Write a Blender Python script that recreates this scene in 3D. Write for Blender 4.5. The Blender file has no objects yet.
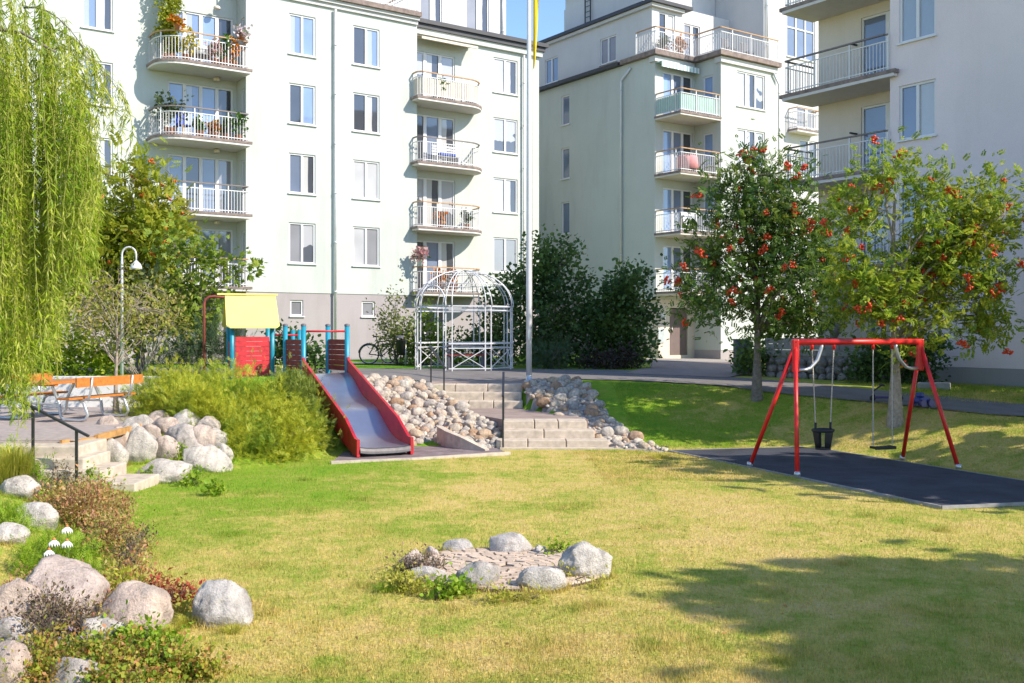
import bpy, math, random
import numpy as np
from mathutils import Vector, Matrix
rnd = random.Random(7)
NP = np.random.default_rng(11)
sc = bpy.context.scene
COL = sc.collection
F = 1012.0; UC = 512.0; VH = 330.0; CAMZ = 2.45
ANG = math.atan2(1012.0, 1438.0)
CA, SA = math.cos(ANG), math.sin(ANG)          # street-grid axes: a = (CA,SA), b = (-SA,CA)

# ------------------------------------------------------------------ terrain
def interp(tab, x):
    if x <= tab[0][0]: return tab[0][1]
    for (x0, v0), (x1, v1) in zip(tab, tab[1:]):
        if x <= x1: return v0 + (v1 - v0) * (x - x0) / (x1 - x0)
    return tab[-1][1]
T_TOE = [(-14,12.5),(-9,14.6),(-7.5,16.9),(-6.6,16.9),(-5.6,16.9),(-4.5,18.2),(-3.4,19.9),(-2.8,20.7),(-.4,21.0),(2.2,20.9),(3.15,20.75),(5,21.1),(6,20.8),(7,19.6),(8.5,17.4),(10,15.4),(14,13)]
T_CREST = [(-14,18),(-9,19.2),(-7.5,20),(-6.2,21.6),(-4.6,23.4),(-3.4,25),(-2.1,26.2),(.4,26.3),(1.6,27.0),(3.84,26.2),(6,24.7),(8.13,21.9),(10,20.0),(12,18.8),(18,17)]
T_ZC = [(-14,.6),(-7.3,.66),(-6.2,1.40),(-4.6,1.40),(-3.4,1.17),(-2.1,1.03),(.4,1.03),(1.6,1.1),(3.84,1.08),(6,1.02),(8.13,.86),(10,.74),(18,.6)]
T_FAR = [(-20,1.25),(4,1.22),(9,1.05),(14,.95),(40,.95)]
def sst(t):
    t = min(1.0, max(0.0, t)); return t*t*(3-2*t)
def soft(t):                                    # a ramp with only slightly rounded ends
    t = min(1.0, max(0.0, t)); return .6*t + .4*t*t*(3-2*t)
def tz(x, y):
    yt, yc, zc, zf = interp(T_TOE,x), interp(T_CREST,x), interp(T_ZC,x), interp(T_FAR,x)
    z = zc * soft((y-yt)/(yc-yt)) if y < yc else zc + (zf-zc)*sst((y-yc)/5.0)
    if y < 16.5 and x < -2.5:                   # planted bank at the left
        z += .62*sst((-x - 3.1 - .24*(y-7))/3.2) * sst((16.5-y)/2.5)
    if x < -6.9 and 15.9 < y < 23.4: z = min(z, .5)   # bed of the picnic terrace
    if 20.9 < y < 26.6:                         # cutting for the stairs
        xl = interp([(21,-.5),(22.3,-.3),(25.2,-1.85),(26.6,-2.15)], y); xr = interp([(21,2.1),(22.3,1.7),(25.2,.3),(26.6,.35)], y)
        if xl < x < xr:
            z = min(z, interp([(20.9,-.02),(21.0,-.06),(21.4,.1),(22.2,.40),(25.2,.42),(25.6,.62),(26.2,.95),(26.6,1.03)], y))
    z += .025*math.sin(x*.9+y*.35)*math.sin(y*.6) * (1 if y < 40 else 0) * (1 if y < yt-.5 else .2)
    return z
def gp(u, v):                                   # where the sight line through a photo pixel meets the ground
    dx, dz = (u-UC)/F, -(v-VH)/F
    y = 5.0
    while y < 120:
        if CAMZ + dz*y < tz(dx*y, y): break
        y += .05
    for _ in range(3): pass
    return Vector((dx*y, y, tz(dx*y, y)))
def pa(u, Y): return (u-UC)/F*Y                 # x at depth
def pz(v, Y): return CAMZ - (v-VH)/F*Y          # z at depth

# ------------------------------------------------------------------ materials
MATS = {}
def newmat(name):
    m = bpy.data.materials.new(name); m.use_nodes = True
    nt = m.node_tree; b = nt.nodes['Principled BSDF']
    return m, nt, b
def N(nt, typ, **kw):
    n = nt.nodes.new(typ)
    for k, v in kw.items():
        if k.startswith('_'): setattr(n, k[1:], v)
        else: n.inputs[k.replace('__',' ')].default_value = v
    return n
def ramp(nt, stops, fac=None, interp_='LINEAR'):
    r = nt.nodes.new('ShaderNodeValToRGB'); cr = r.color_ramp; cr.interpolation = interp_
    while len(cr.elements) > 1: cr.elements.remove(cr.elements[-1])
    cr.elements[0].position = stops[0][0]; cr.elements[0].color = (*stops[0][1], 1)
    for p, c in stops[1:]:
        e = cr.elements.new(p); e.color = (*c, 1)
    if fac is not None: nt.links.new(fac, r.inputs['Fac'])
    return r
def noise(nt, scale, detail=4, rough=.55, coord=None, dim='3D'):
    n = nt.nodes.new('ShaderNodeTexNoise'); n.inputs['Scale'].default_value = scale
    n.inputs['Detail'].default_value = detail; n.inputs['Roughness'].default_value = rough
    if coord is not None: nt.links.new(coord, n.inputs['Vector'])
    return n
def objc(nt): return nt.nodes.new('ShaderNodeTexCoord').outputs['Object']
def posc(nt): return nt.nodes.new('ShaderNodeNewGeometry').outputs['Position']
def mixc(nt, fac, c1, c2, typ='MIX'):
    m = nt.nodes.new('ShaderNodeMix'); m.data_type = 'RGBA'; m.blend_type = typ
    for s, v in ((m.inputs[0], fac), (m.inputs[6], c1), (m.inputs[7], c2)):
        if isinstance(v, (int, float)): s.default_value = v
        elif isinstance(v, tuple): s.default_value = (*v, 1)
        else: nt.links.new(v, s)
    return m.outputs[2]
def bump(nt, b, h, strength=.3, dist=.02):
    n = nt.nodes.new('ShaderNodeBump'); n.inputs['Strength'].default_value = strength
    n.inputs['Distance'].default_value = dist
    nt.links.new(h, n.inputs['Height']); nt.links.new(n.outputs['Normal'], b.inputs['Normal'])
def plain(name, col, rough=.6, metal=0, var=.12, scale=3., bmp=0.0, bscale=60., spec=.5):
    m, nt, b = newmat(name)
    co = posc(nt)
    n = noise(nt, scale, 5, .6, co)
    d = tuple(max(0, c*(1-var)) for c in col); l = tuple(min(1, c*(1+var)) for c in col)
    r = ramp(nt, [(.3, d), (.7, l)], n.outputs['Fac'])
    nt.links.new(r.outputs['Color'], b.inputs['Base Color'])
    b.inputs['Roughness'].default_value = rough; b.inputs['Metallic'].default_value = metal
    b.inputs['Specular IOR Level'].default_value = spec
    if bmp:
        n2 = noise(nt, bscale, 3, .6, co); bump(nt, b, n2.outputs['Fac'], bmp, .01)
    MATS[name] = m; return m
def stucco(name, col, stain=(.55,.5,.45), amt=.25):
    m, nt, b = newmat(name)
    co = posc(nt)
    big = noise(nt, .35, 5, .6, co)
    mp = nt.nodes.new('ShaderNodeMapping'); mp.inputs['Scale'].default_value = (.9, .9, .16)
    nt.links.new(co, mp.inputs['Vector'])
    st = noise(nt, 1.3, 6, .65, mp.outputs['Vector'])
    fine = noise(nt, 38, 4, .6, co)
    r1 = ramp(nt, [(.3, tuple(c*.93 for c in col)), (.72, tuple(min(1,c*1.04) for c in col))], big.outputs['Fac'])
    r2 = ramp(nt, [(.5, (0,0,0)), (.78, (amt,)*3)], st.outputs['Fac'])
    c = mixc(nt, r2.outputs['Color'], r1.outputs['Color'], tuple(a*b_ for a, b_ in zip(col, stain)))
    r3 = ramp(nt, [(.3, (.93,)*3), (.7, (1.03,)*3)], fine.outputs['Fac'])
    c = mixc(nt, 1.0, c, r3.outputs['Color'], 'MULTIPLY')
    nt.links.new(c, b.inputs['Base Color']); b.inputs['Roughness'].default_value = .9
    b.inputs['Specular IOR Level'].default_value = .2
    bump(nt, b, fine.outputs['Fac'], .35, .01)
    MATS[name] = m; return m
def leafmat(name, cols, trans=.35, patch=None, patch_scale=.8, rough=.55):
    """cols: colours picked per leaf; patch: second palette taking over in some areas of the plant"""
    m, nt, b = newmat(name)
    geo = nt.nodes.new('ShaderNodeNewGeometry')
    k = len(cols)
    r = ramp(nt, [(i/max(1,k-1), c) for i, c in enumerate(cols)], geo.outputs['Random Per Island'])
    c = r.outputs['Color']
    if patch:
        n = noise(nt, patch_scale, 3, .6, geo.outputs['Position'])
        k = len(patch)
        r2 = ramp(nt, [(i/max(1,k-1), q) for i, q in enumerate(patch)], geo.outputs['Random Per Island'])
        rf = ramp(nt, [(.46, (0,0,0)), (.62, (1,1,1))], n.outputs['Fac'])
        c = mixc(nt, rf.outputs['Color'], c, r2.outputs['Color'])
    nt.links.new(c, b.inputs['Base Color'])
    b.inputs['Roughness'].default_value = rough; b.inputs['Specular IOR Level'].default_value = .35
    t = nt.nodes.new('ShaderNodeBsdfTranslucent'); nt.links.new(c, t.inputs['Color'])
    mx = nt.nodes.new('ShaderNodeMixShader'); mx.inputs[0].default_value = trans
    nt.links.new(b.outputs[0], mx.inputs[1]); nt.links.new(t.outputs[0], mx.inputs[2])
    nt.links.new(mx.outputs[0], nt.nodes['Material Output'].inputs['Surface'])
    MATS[name] = m; return m
def stonemat(name, cols, scale=9., lichen=.5):
    m, nt, b = newmat(name)
    oi = nt.nodes.new('ShaderNodeObjectInfo')
    co = posc(nt)
    k = len(cols)
    r = ramp(nt, [(i/(k-1), c) for i, c in enumerate(cols)], oi.outputs['Random'])
    n1 = noise(nt, scale, 8, .7, co); n2 = noise(nt, scale*9, 5, .7, co); n3 = noise(nt, scale*.6, 5, .65, co)
    r1 = ramp(nt, [(.3, (.55,.53,.53)), (.48, (.92,.91,.90)), (.7, (1.2,1.18,1.15))], n1.outputs['Fac'])
    c = mixc(nt, 1.0, r.outputs['Color'], r1.outputs['Color'], 'MULTIPLY')
    r2 = ramp(nt, [(.38, (.45,.43,.43)), (.48, (.95,.95,.95)), (.62, (1.3,1.27,1.22))], n2.outputs['Fac'])
    c = mixc(nt, .38, c, r2.outputs['Color'], 'MULTIPLY')
    wv = nt.nodes.new('ShaderNodeTexWave'); wv.inputs['Scale'].default_value = scale*.35; wv.inputs['Distortion'].default_value = 9; wv.inputs['Detail'].default_value = 4; nt.links.new(co, wv.inputs['Vector'])
    r4 = ramp(nt, [(.0, (.72,.70,.69)), (.3, (1,1,1)), (.8, (1,1,1)), (1, (1.1,1.08,1.06))], wv.outputs['Fac']); c = mixc(nt, .55, c, r4.outputs['Color'], 'MULTIPLY')
    r3 = ramp(nt, [(.55, (0,0,0)), (.68, (lichen,)*3)], n3.outputs['Fac'])
    c = mixc(nt, r3.outputs['Color'], c, (.23,.23,.2))
    nt.links.new(c, b.inputs['Base Color']); b.inputs['Roughness'].default_value = .88
    b.inputs['Specular IOR Level'].default_value = .25
    ad = nt.nodes.new('ShaderNodeMath'); ad.operation = 'ADD'
    nt.links.new(n1.outputs['Fac'], ad.inputs[0]); nt.links.new(n2.outputs['Fac'], ad.inputs[1])
    bump(nt, b, ad.outputs[0], .8, .03)
    MATS[name] = m; return m

def lawn_color(nt):
    """dry-and-green lawn colour from world position, shared by the soil sheet and the grass blades"""
    co = posc(nt)
    n1 = noise(nt, .55, 5, .6, co); n2 = noise(nt, 3.2, 4, .65, co); n3 = noise(nt, 28, 3, .6, co)
    sep = nt.nodes.new('ShaderNodeSeparateXYZ'); nt.links.new(co, sep.inputs[0])
    def M(op, a, b_=None, c_=None):
        q = nt.nodes.new('ShaderNodeMath'); q.operation = op
        for i, v in enumerate((a, b_, c_)):
            if v is None: continue
            if isinstance(v, (int, float)): q.inputs[i].default_value = v
            else: nt.links.new(v, q.inputs[i])
        return q.outputs[0]
    def mr(v, a, b_, c_, d):
        q = nt.nodes.new('ShaderNodeMapRange'); q.interpolation_type = 'SMOOTHSTEP'
        nt.links.new(v, q.inputs[0])
        for i, w in enumerate((a, b_, c_, d)): q.inputs[i+1].default_value = w
        return q.outputs[0]
    # greener watered strip to the left by the bank, and tree shade on the slope beside the stones, put into its darker green
    gx = mr(sep.outputs['X'], -4.2, .4, .26, 0.); gy = mr(sep.outputs['Y'], 9.5, 15.5, .1, 1.)
    g = M('MULTIPLY', gx, gy)
    sx1 = mr(sep.outputs['X'], 2.0, 5.5, .34, .10); sy1 = mr(sep.outputs['Y'], 20.6, 21.4, 0., 1.1)
    g = M('ADD', g, M('MULTIPLY', sx1, sy1))
    n4 = noise(nt, 9, 4, .65, co)
    f = M('ADD', M('ADD', M('MULTIPLY', n1.outputs['Fac'], .75), M('MULTIPLY', n2.outputs['Fac'], .6)), M('MULTIPLY_ADD', n4.outputs['Fac'], .35, -.36))
    f = M('ADD', f, g)
    r = ramp(nt, [(.36, (.59,.45,.175)), (.465, (.52,.43,.125)), (.56, (.40,.385,.085)), (.66, (.27,.335,.045)), (.8, (.21,.33,.025)), (.98, (.13,.28,.02))], f)
    r3 = ramp(nt, [(.3, (.80,.79,.75)), (.55, (1.0,1.0,1.0)), (.75, (1.12,1.12,1.1))], n3.outputs['Fac'])
    return mixc(nt, 1.0, r.outputs['Color'], r3.outputs['Color'], 'MULTIPLY'), n3, n2
m, nt, b = newmat('lawn_soil'); c, n3, n2 = lawn_color(nt)
nt.links.new(c, b.inputs['Base Color']); b.inputs['Roughness'].default_value = .95; b.inputs['Specular IOR Level'].default_value = .1
bump(nt, b, n3.outputs['Fac'], .8, .03); MATS['lawn'] = m
m, nt, b = newmat('grass_blades'); c, n3, n2 = lawn_color(nt)
geo = nt.nodes.new('ShaderNodeNewGeometry')
rr = ramp(nt, [(0, (.8,.82,.78)), (.55, (1.05,1.05,1.0)), (1, (1.35,1.27,1.15))], geo.outputs['Random Per Island'])
c = mixc(nt, 1.0, c, rr.outputs['Color'], 'MULTIPLY')
nt.links.new(c, b.inputs['Base Color']); b.inputs['Roughness'].default_value = .6; b.inputs['Specular IOR Level'].default_value = .25
t = nt.nodes.new('ShaderNodeBsdfTranslucent'); nt.links.new(c, t.inputs['Color'])
mx = nt.nodes.new('ShaderNodeMixShader'); mx.inputs[0].default_value = .3
nt.links.new(b.outputs[0], mx.inputs[1]); nt.links.new(t.outputs[0], mx.inputs[2])
nt.links.new(mx.outputs[0], nt.nodes['Material Output'].inputs['Surface']); MATS['blades'] = m

stucco('mint', (.52,.548,.515), amt=.28); stucco('white_wall', (.57,.565,.565), amt=.15); stucco('lilac_plinth', (.38,.34,.345), amt=.3)
stucco('lilac_white', (.78,.68,.675), amt=.15); stucco('cream', (.66,.59,.52), amt=.2); stucco('grey_plinth', (.34,.32,.31), amt=.3)
stucco('white_paint_wall', (.74,.72,.68), amt=.35)
plain('frame_white', (.68,.67,.67), .45, var=.03); plain('rail_white', (.66,.65,.64), .45, var=.05)
plain('slab_edge', (.22,.17,.15), .9, var=.35, scale=5, bmp=.3); plain('slab_under', (.62,.58,.56), .9, var=.06)
plain('roof_dark', (.03,.03,.035), .5, var=.2); plain('handrail_wood', (.42,.25,.12), .6, var=.2, scale=8)
plain('handrail_grey', (.18,.15,.14), .6, var=.2); plain('zinc', (.62,.63,.64), .45, .3, var=.08)
plain('metal_white', (.62,.62,.64), .35, var=.04)
plain('concrete', (.50,.42,.335), .92, var=.22, scale=7, bmp=.5); plain('concrete_grey', (.28,.27,.26), .92, var=.2, scale=6, bmp=.4)
plain('asphalt', (.17,.155,.15), .95, var=.16, scale=2.2, bmp=.7, bscale=90); plain('brick_path', (.29,.22,.19), .95, var=.2, scale=3, bmp=.6)
plain('gravel', (.34,.30,.26), .95, var=.2, scale=12, bmp=.8); plain('rubber_mat', (.042,.044,.058), .95, var=.45, scale=1.3, bmp=.9, bscale=120)
plain('mat_purple', (.2,.155,.155), .95, var=.4, scale=4, bmp=.8, bscale=80)
plain('steel_lip', (.13,.12,.12), .55, .6, var=.2, scale=14); plain('play_red', (.43,.012,.02), .45, var=.3, scale=3); plain('panel_red', (.56,.025,.035), .55, var=.34, scale=7); plain('panel_brown', (.22,.045,.035), .6, var=.3, scale=9)
plain('play_teal', (.012,.24,.35), .4, var=.12); plain('play_yellow', (.80,.67,.20), .5, var=.05); plain('yellow_dark', (.72,.52,.06), .5, var=.06)
plain('steel', (.52,.53,.62), .34, .9, var=.05, scale=6, bmp=.015, bscale=3); plain('galvanised', (.55,.56,.57), .4, .7, var=.12)
plain('swing_red', (.60,.014,.012), .42, var=.26, scale=5); plain('black_rubber', (.012,.012,.014), .6, var=.2); plain('black_steel', (.02,.02,.022), .4, var=.2)
plain('rope', (.42,.38,.33), .8, var=.2, scale=40)
plain('wood_orange', (.48,.165,.03), .55, var=.25, scale=14); plain('deck_wood', (.36,.30,.27), .85, var=.2, scale=6, bmp=.4)
plain('fascia_wood', (.45,.24,.08), .8, var=.25, scale=9)
plain('willow_twig', (.30,.30,.06), .8, var=.2); plain('bark', (.17,.145,.125), .95, var=.4, scale=16, bmp=.8, bscale=40); plain('bark_light', (.30,.25,.20), .9, var=.35, scale=14, bmp=.6, bscale=40)
plain('soil', (.09,.065,.045), .95, var=.4, scale=10, bmp=.6)
plain('terracotta', (.42,.15,.07), .8, var=.15); plain('blue_cloth', (.06,.10,.38), .8, var=.1); plain('cream_cloth', (.66,.58,.47), .9, var=.1); plain('mint_screen', (.36,.52,.47), .8, var=.08)
plain('white_cloth', (.76,.76,.78), .9, var=.05); plain('pink_cloth', (.58,.25,.26), .9, var=.15); plain('flag_yellow', (.80,.58,.02), .8, var=.04); plain('flag_blue', (.02,.12,.42), .8, var=.04)
plain('door_brown', (.16,.115,.11), .55, var=.1); plain('purple_plastic', (.07,.05,.16), .4, var=.1); plain('blue_plastic', (.02,.04,.22), .4, var=.1); plain('berry', (.62,.06,.012), .35, var=.25, scale=20); plain('berry_orange', (.62,.13,.015), .4, var=.2, scale=20)
plain('slate', (.115,.115,.135), .6, var=.1); plain('grey_fabric', (.25,.23,.23), .9, var=.1); plain('paver', (.54,.42,.32), .9, var=.25, scale=9, bmp=.6)
stonemat('boulder', [(.46,.43,.40),(.53,.44,.38),(.44,.42,.41),(.56,.46,.40),(.49,.47,.45)], 5., .55)
stonemat('boulder_pink', [(.53,.42,.35),(.57,.46,.39),(.51,.42,.37)], 5., .4)
stonemat('boulder_grey', [(.50,.47,.44),(.54,.50,.46),(.57,.53,.48)], 6., .3)
stonemat('cobble', [(.54,.49,.42),(.58,.49,.37),(.42,.27,.17),(.55,.43,.33),(.50,.47,.43),(.64,.56,.46),(.42,.39,.36),(.57,.49,.40)], 9., .15)
stonemat('rubble', [(.26,.245,.235),(.32,.28,.25),(.23,.215,.21)], 8., .4)
def glass(name, col, rough=.04):
    m, nt, b = newmat(name)
    n = noise(nt, .6, 2, .5, posc(nt))
    r = ramp(nt, [(.35, tuple(c*.8 for c in col)), (.7, tuple(c*1.15 for c in col))], n.outputs['Fac'])
    nt.links.new(r.outputs['Color'], b.inputs['Base Color'])
    b.inputs['Roughness'].default_value = rough; b.inputs['IOR'].default_value = 1.6
    b.inputs['Specular IOR Level'].default_value = .9
    n2 = noise(nt, 1.1, 1, .5, posc(nt)); bump(nt, b, n2.outputs['Fac'], .05, .05)
    MATS[name] = m
glass('glass_dark', (.05,.055,.07)); glass('glass_mid', (.17,.21,.30)); glass('glass_curtain', (.50,.50,.52)); glass('glass_blue', (.24,.34,.54)); glass('glass_grey', (.25,.25,.27))

def drape(name, kind, dark=(.06,.065,.08), light=(.56,.55,.54)):
    m, nt, b = newmat(name); tc = nt.nodes.new('ShaderNodeTexCoord'); sp = nt.nodes.new('ShaderNodeSeparateXYZ'); nt.links.new(tc.outputs['Generated'], sp.inputs[0])
    n = noise(nt, 1.7, 2, .5, posc(nt))
    if kind == 'blind':
        ad = nt.nodes.new('ShaderNodeMath'); ad.operation = 'MULTIPLY_ADD'; ad.inputs[1].default_value = 1.1; nt.links.new(n.outputs['Fac'], ad.inputs[0]); nt.links.new(sp.outputs['Z'], ad.inputs[2])
        f = ramp(nt, [(0,(0,0,0)), (.98,(1,1,1))], ad.outputs[0], 'CONSTANT').outputs['Color']
        c = mixc(nt, f, dark, light)
    else:
        w = nt.nodes.new('ShaderNodeTexWave'); w.inputs['Scale'].default_value = 4.5; w.inputs['Distortion'].default_value = 1.5; w.bands_direction = 'X'; nt.links.new(tc.outputs['Generated'], w.inputs['Vector'])
        fold = ramp(nt, [(0, tuple(c*.72 for c in light)), (1, light)], w.outputs['Fac']).outputs['Color']
        ad = nt.nodes.new('ShaderNodeMath'); ad.operation = 'MULTIPLY_ADD'; ad.inputs[1].default_value = .12; nt.links.new(n.outputs['Fac'], ad.inputs[0]); nt.links.new(sp.outputs['X'], ad.inputs[2])
        f = ramp(nt, [(0,(1,1,1)), (.55,(0,0,0)), (1.0,(1,1,1))], ad.outputs[0], 'CONSTANT').outputs['Color']
        c = mixc(nt, f, dark, fold)
    nt.links.new(c, b.inputs['Base Color']); b.inputs['Roughness'].default_value = .05; b.inputs['IOR'].default_value = 1.6; b.inputs['Specular IOR Level'].default_value = .9
    n2 = noise(nt, 1.1, 1, .5, posc(nt)); bump(nt, b, n2.outputs['Fac'], .05, .05); MATS[name] = m
drape('glass_drape', 'drape'); drape('glass_blind', 'blind', (.09,.10,.12), (.42,.42,.44)); drape('glass_drape_blue', 'drape', (.18,.25,.40), (.42,.46,.52))

m, nt, b = newmat('pebble_mat'); geo = nt.nodes.new('ShaderNodeNewGeometry')
r = ramp(nt, [(0,(.40,.36,.31)),(.35,(.52,.45,.36)),(.6,(.36,.25,.18)),(.8,(.46,.43,.40)),(1,(.58,.52,.43))], geo.outputs['Random Per Island']); nt.links.new(r.outputs['Color'], b.inputs['Base Color']); b.inputs['Roughness'].default_value = .9; MATS['pebble_mat'] = m
# ------------------------------------------------------------------ mesh helpers
class MB:
    def __init__(s): s.v = []; s.f = []; s.sm = []
    def add(s, vs, fs, smooth=False):
        o = len(s.v); s.v += [tuple(p) for p in vs]
        for f in fs: s.f.append(tuple(i+o for i in f)); s.sm.append(smooth)
        return s
    def box(s, x0, y0, z0, x1, y1, z1):
        if x0 > x1: x0, x1 = x1, x0
        if y0 > y1: y0, y1 = y1, y0
        if z0 > z1: z0, z1 = z1, z0
        return s.add([(x0,y0,z0),(x1,y0,z0),(x1,y1,z0),(x0,y1,z0),(x0,y0,z1),(x1,y0,z1),(x1,y1,z1),(x0,y1,z1)],
              [(0,3,2,1),(4,5,6,7),(0,1,5,4),(1,2,6,5),(2,3,7,6),(3,0,4,7)])
    def bar(s, p, q, w, h=None, up=(0,0,1)):          # rectangular bar from p to q
        h = h or w; p, q = Vector(p), Vector(q); d = (q-p).normalized()
        u = Vector(up)
        if abs(d.dot(u)) > .98: u = Vector((1,0,0))
        a = d.cross(u).normalized()*w/2; b_ = a.cross(d).normalized()*h/2
        vs = [p-a-b_, p+a-b_, p+a+b_, p-a+b_, q-a-b_, q+a-b_, q+a+b_, q-a+b_]
        return s.add(vs, [(0,1,2,3),(7,6,5,4),(0,4,5,1),(1,5,6,2),(2,6,7,3),(3,7,4,0)])
    def tube(s, pts, r, n=8, cap=True):
        pts = [Vector(p) for p in pts]; k = len(pts)
        rs = [r]*k if isinstance(r, (int, float)) else list(r)
        ds = []
        for i in range(k):
            d = pts[min(i+1,k-1)] - pts[max(i-1,0)]
            ds.append(d.normalized() if d.length > 1e-9 else Vector((0,0,1)))
        a = ds[0].orthogonal().normalized(); vs = []
        for i in range(k):
            a = (a - ds[i]*a.dot(ds[i]))
            a = a.normalized() if a.length > 1e-6 else ds[i].orthogonal().normalized()
            b_ = ds[i].cross(a)
            for j in range(n):
                t = 2*math.pi*j/n
                vs.append(pts[i] + (a*math.cos(t) + b_*math.sin(t))*rs[i])
        fs = [(i*n+j, i*n+(j+1)%n, (i+1)*n+(j+1)%n, (i+1)*n+j) for i in range(k-1) for j in range(n)]
        s.add(vs, fs, True)
        if cap:
            o = len(s.v)-k*n
            s.f.append(tuple(o+j for j in reversed(range(n)))); s.sm.append(False)
            s.f.append(tuple(o+(k-1)*n+j for j in range(n))); s.sm.append(False)
        return s
    def prism(s, poly, z0, z1):                        # vertical prism over an (x,y) outline, counter-clockwise
        n = len(poly)
        a2 = sum(poly[i][0]*poly[(i+1)%n][1]-poly[(i+1)%n][0]*poly[i][1] for i in range(n))
        if a2 < 0: poly = poly[::-1]
        vs = [(x,y,z0) for x,y in poly] + [(x,y,z1) for x,y in poly]
        return s.add(vs, [tuple(reversed(range(n))), tuple(range(n,2*n))] + [(i,(i+1)%n,n+(i+1)%n,n+i) for i in range(n)])
    def lathe(s, prof, c=(0,0,0), n=20):               # (r,z) profile round a vertical axis
        k = len(prof)
        vs = [(c[0]+r*math.cos(2*math.pi*j/n), c[1]+r*math.sin(2*math.pi*j/n), c[2]+z) for r,z in prof for j in range(n)]
        return s.add(vs, [(i*n+j, i*n+(j+1)%n, (i+1)*n+(j+1)%n, (i+1)*n+j) for i in range(k-1) for j in range(n)], True)
    def sheet(s, rows):                                # grid of points
        k = len(rows[0])
        vs = [p for r in rows for p in r]
        return s.add(vs, [(i*k+j, i*k+j+1, (i+1)*k+j+1, (i+1)*k+j) for i in range(len(rows)-1) for j in range(k-1)], True)
    def xf(s, fn): s.v = [tuple(fn(Vector(p))) for p in s.v]; return s
    def mesh(s, name, mat, off=(0,0,0)):
        me = bpy.data.meshes.new(name)
        me.from_pydata([(p[0]-off[0], p[1]-off[1], p[2]-off[2]) for p in s.v], [], s.f)
        me.polygons.foreach_set('use_smooth', s.sm); me.update()
        if mat: me.materials.append(MATS[mat])
        return me
def link(name, me, parent=None, loc=None):
    o = bpy.data.objects.new(name, me); COL.objects.link(o)
    if parent is not None: o.parent = parent
    if loc is not None: o.location = loc
    return o
def tag(o, label, cat, group=None, kind=None):
    if label: o['label'] = label
    if cat: o['category'] = cat
    if group: o['group'] = group
    if kind: o['kind'] = kind
    return o
def thing(name, label, cat, loc=(0,0,0), rotz=0, group=None):
    o = bpy.data.objects.new(name, None); COL.objects.link(o); o.empty_display_size = .3
    o.location = loc; o.rotation_euler = (0,0,rotz)
    return tag(o, label, cat, group)
def part(name, mb, mat, parent, off=(0,0,0), bev=0):
    o = link(name, mb.mesh(name, mat, off), parent)
    if bev: 
        md = o.modifiers.new('Bevel','BEVEL'); md.width = bev; md.segments = 2; md.limit_method = 'ANGLE'
    return o
def solo(name, mb, mat, label, cat, loc=(0,0,0), group=None, bev=0):
    o = link(name, mb.mesh(name, mat, loc), None, loc); tag(o, label, cat, group)
    if bev:
        md = o.modifiers.new('Bevel','BEVEL'); md.width = bev; md.segments = 2; md.limit_method = 'ANGLE'
    return o
def struct(name, mb, mat):
    o = link(name, mb.mesh(name, mat)); o['kind'] = 'structure'; return o
def dup(root, loc, rotz, label=None, scale=None):
    r = root.copy(); COL.objects.link(r); r.location = loc; r.rotation_euler = (0,0,rotz)
    if scale is not None: r.scale = scale
    if label: r['label'] = label
    for ch in list(root.children):
        c = ch.copy(); COL.objects.link(c); c.parent = r
        for g in list(ch.children):
            d = g.copy(); COL.objects.link(d); d.parent = c
    return r

# ------------------------------------------------------------------ numpy foliage
def raw_mesh(name, V, T, mat, smooth=False):
    """V: (n,k,3) copies of a k-vertex template whose faces T all have the same corner count"""
    n, k, _ = V.shape; T = np.asarray(T, dtype=np.int64)
    idx = (T[None] + (np.arange(n)*k)[:,None,None]).reshape(-1)
    me = bpy.data.meshes.new(name); c = T.shape[1]; nf = n*T.shape[0]
    me.vertices.add(n*k); me.vertices.foreach_set('co', V.astype(np.float32).reshape(-1))
    me.loops.add(nf*c); me.loops.foreach_set('vertex_index', idx.astype(np.int32))
    me.polygons.add(nf); me.polygons.foreach_set('loop_start', (np.arange(nf)*c).astype(np.int32))
    me.update(calc_edges=True); me.validate()
    me.materials.append(MATS[mat]); return me
def frames(D, rng):
    """orthonormal frames whose x axis is each direction in D, roll biased so the leaf faces up"""
    D = D/np.linalg.norm(D, axis=1, keepdims=True)
    up = np.array([0,0,1.0]) + rng.normal(0,.55,(len(D),3))
    Y = np.cross(up, D); Y /= np.linalg.norm(Y, axis=1, keepdims=True)+1e-9
    Z = np.cross(D, Y)
    return np.stack([D, Y, Z], axis=1)                 # rows = axes
def place(tmpl, P, D, S, rng):
    R = frames(D, rng)
    return np.einsum('kc,ncd->nkd', tmpl, R)*S[:,None,None] + P[:,None,:]
def quadleaf(w=.5, fold=.12):
    return np.array([(0,0,0),(.45,-w/2,fold),(1,0,-.06),(.45,w/2,fold)]), [(0,1,2,3)]
def broadleaf(w=.8):
    return np.array([(0,0,0),(.28,-w*.5,.06),(.62,-w*.42,.05),(1,0,-.1),(.62,w*.42,.05),(.28,w*.5,.06)]), [(0,1,2,3),(0,3,4,5)]
def lobed():
    v = []; f = []
    for a in (-65,-30,0,30,65):
        t = math.radians(a); l = 1 - abs(a)/150
        o = len(v); c, s_ = math.cos(t), math.sin(t)
        for (x,y,z) in ((0,0,0),(.5,-.17,.05),(1,0,-.08),(.5,.17,.05)):
            v.append(((x*c-y*s_)*l, (x*s_+y*c)*l, z))
        f.append((o,o+1,o+2,o+3))
    return np.array(v), f
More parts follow.
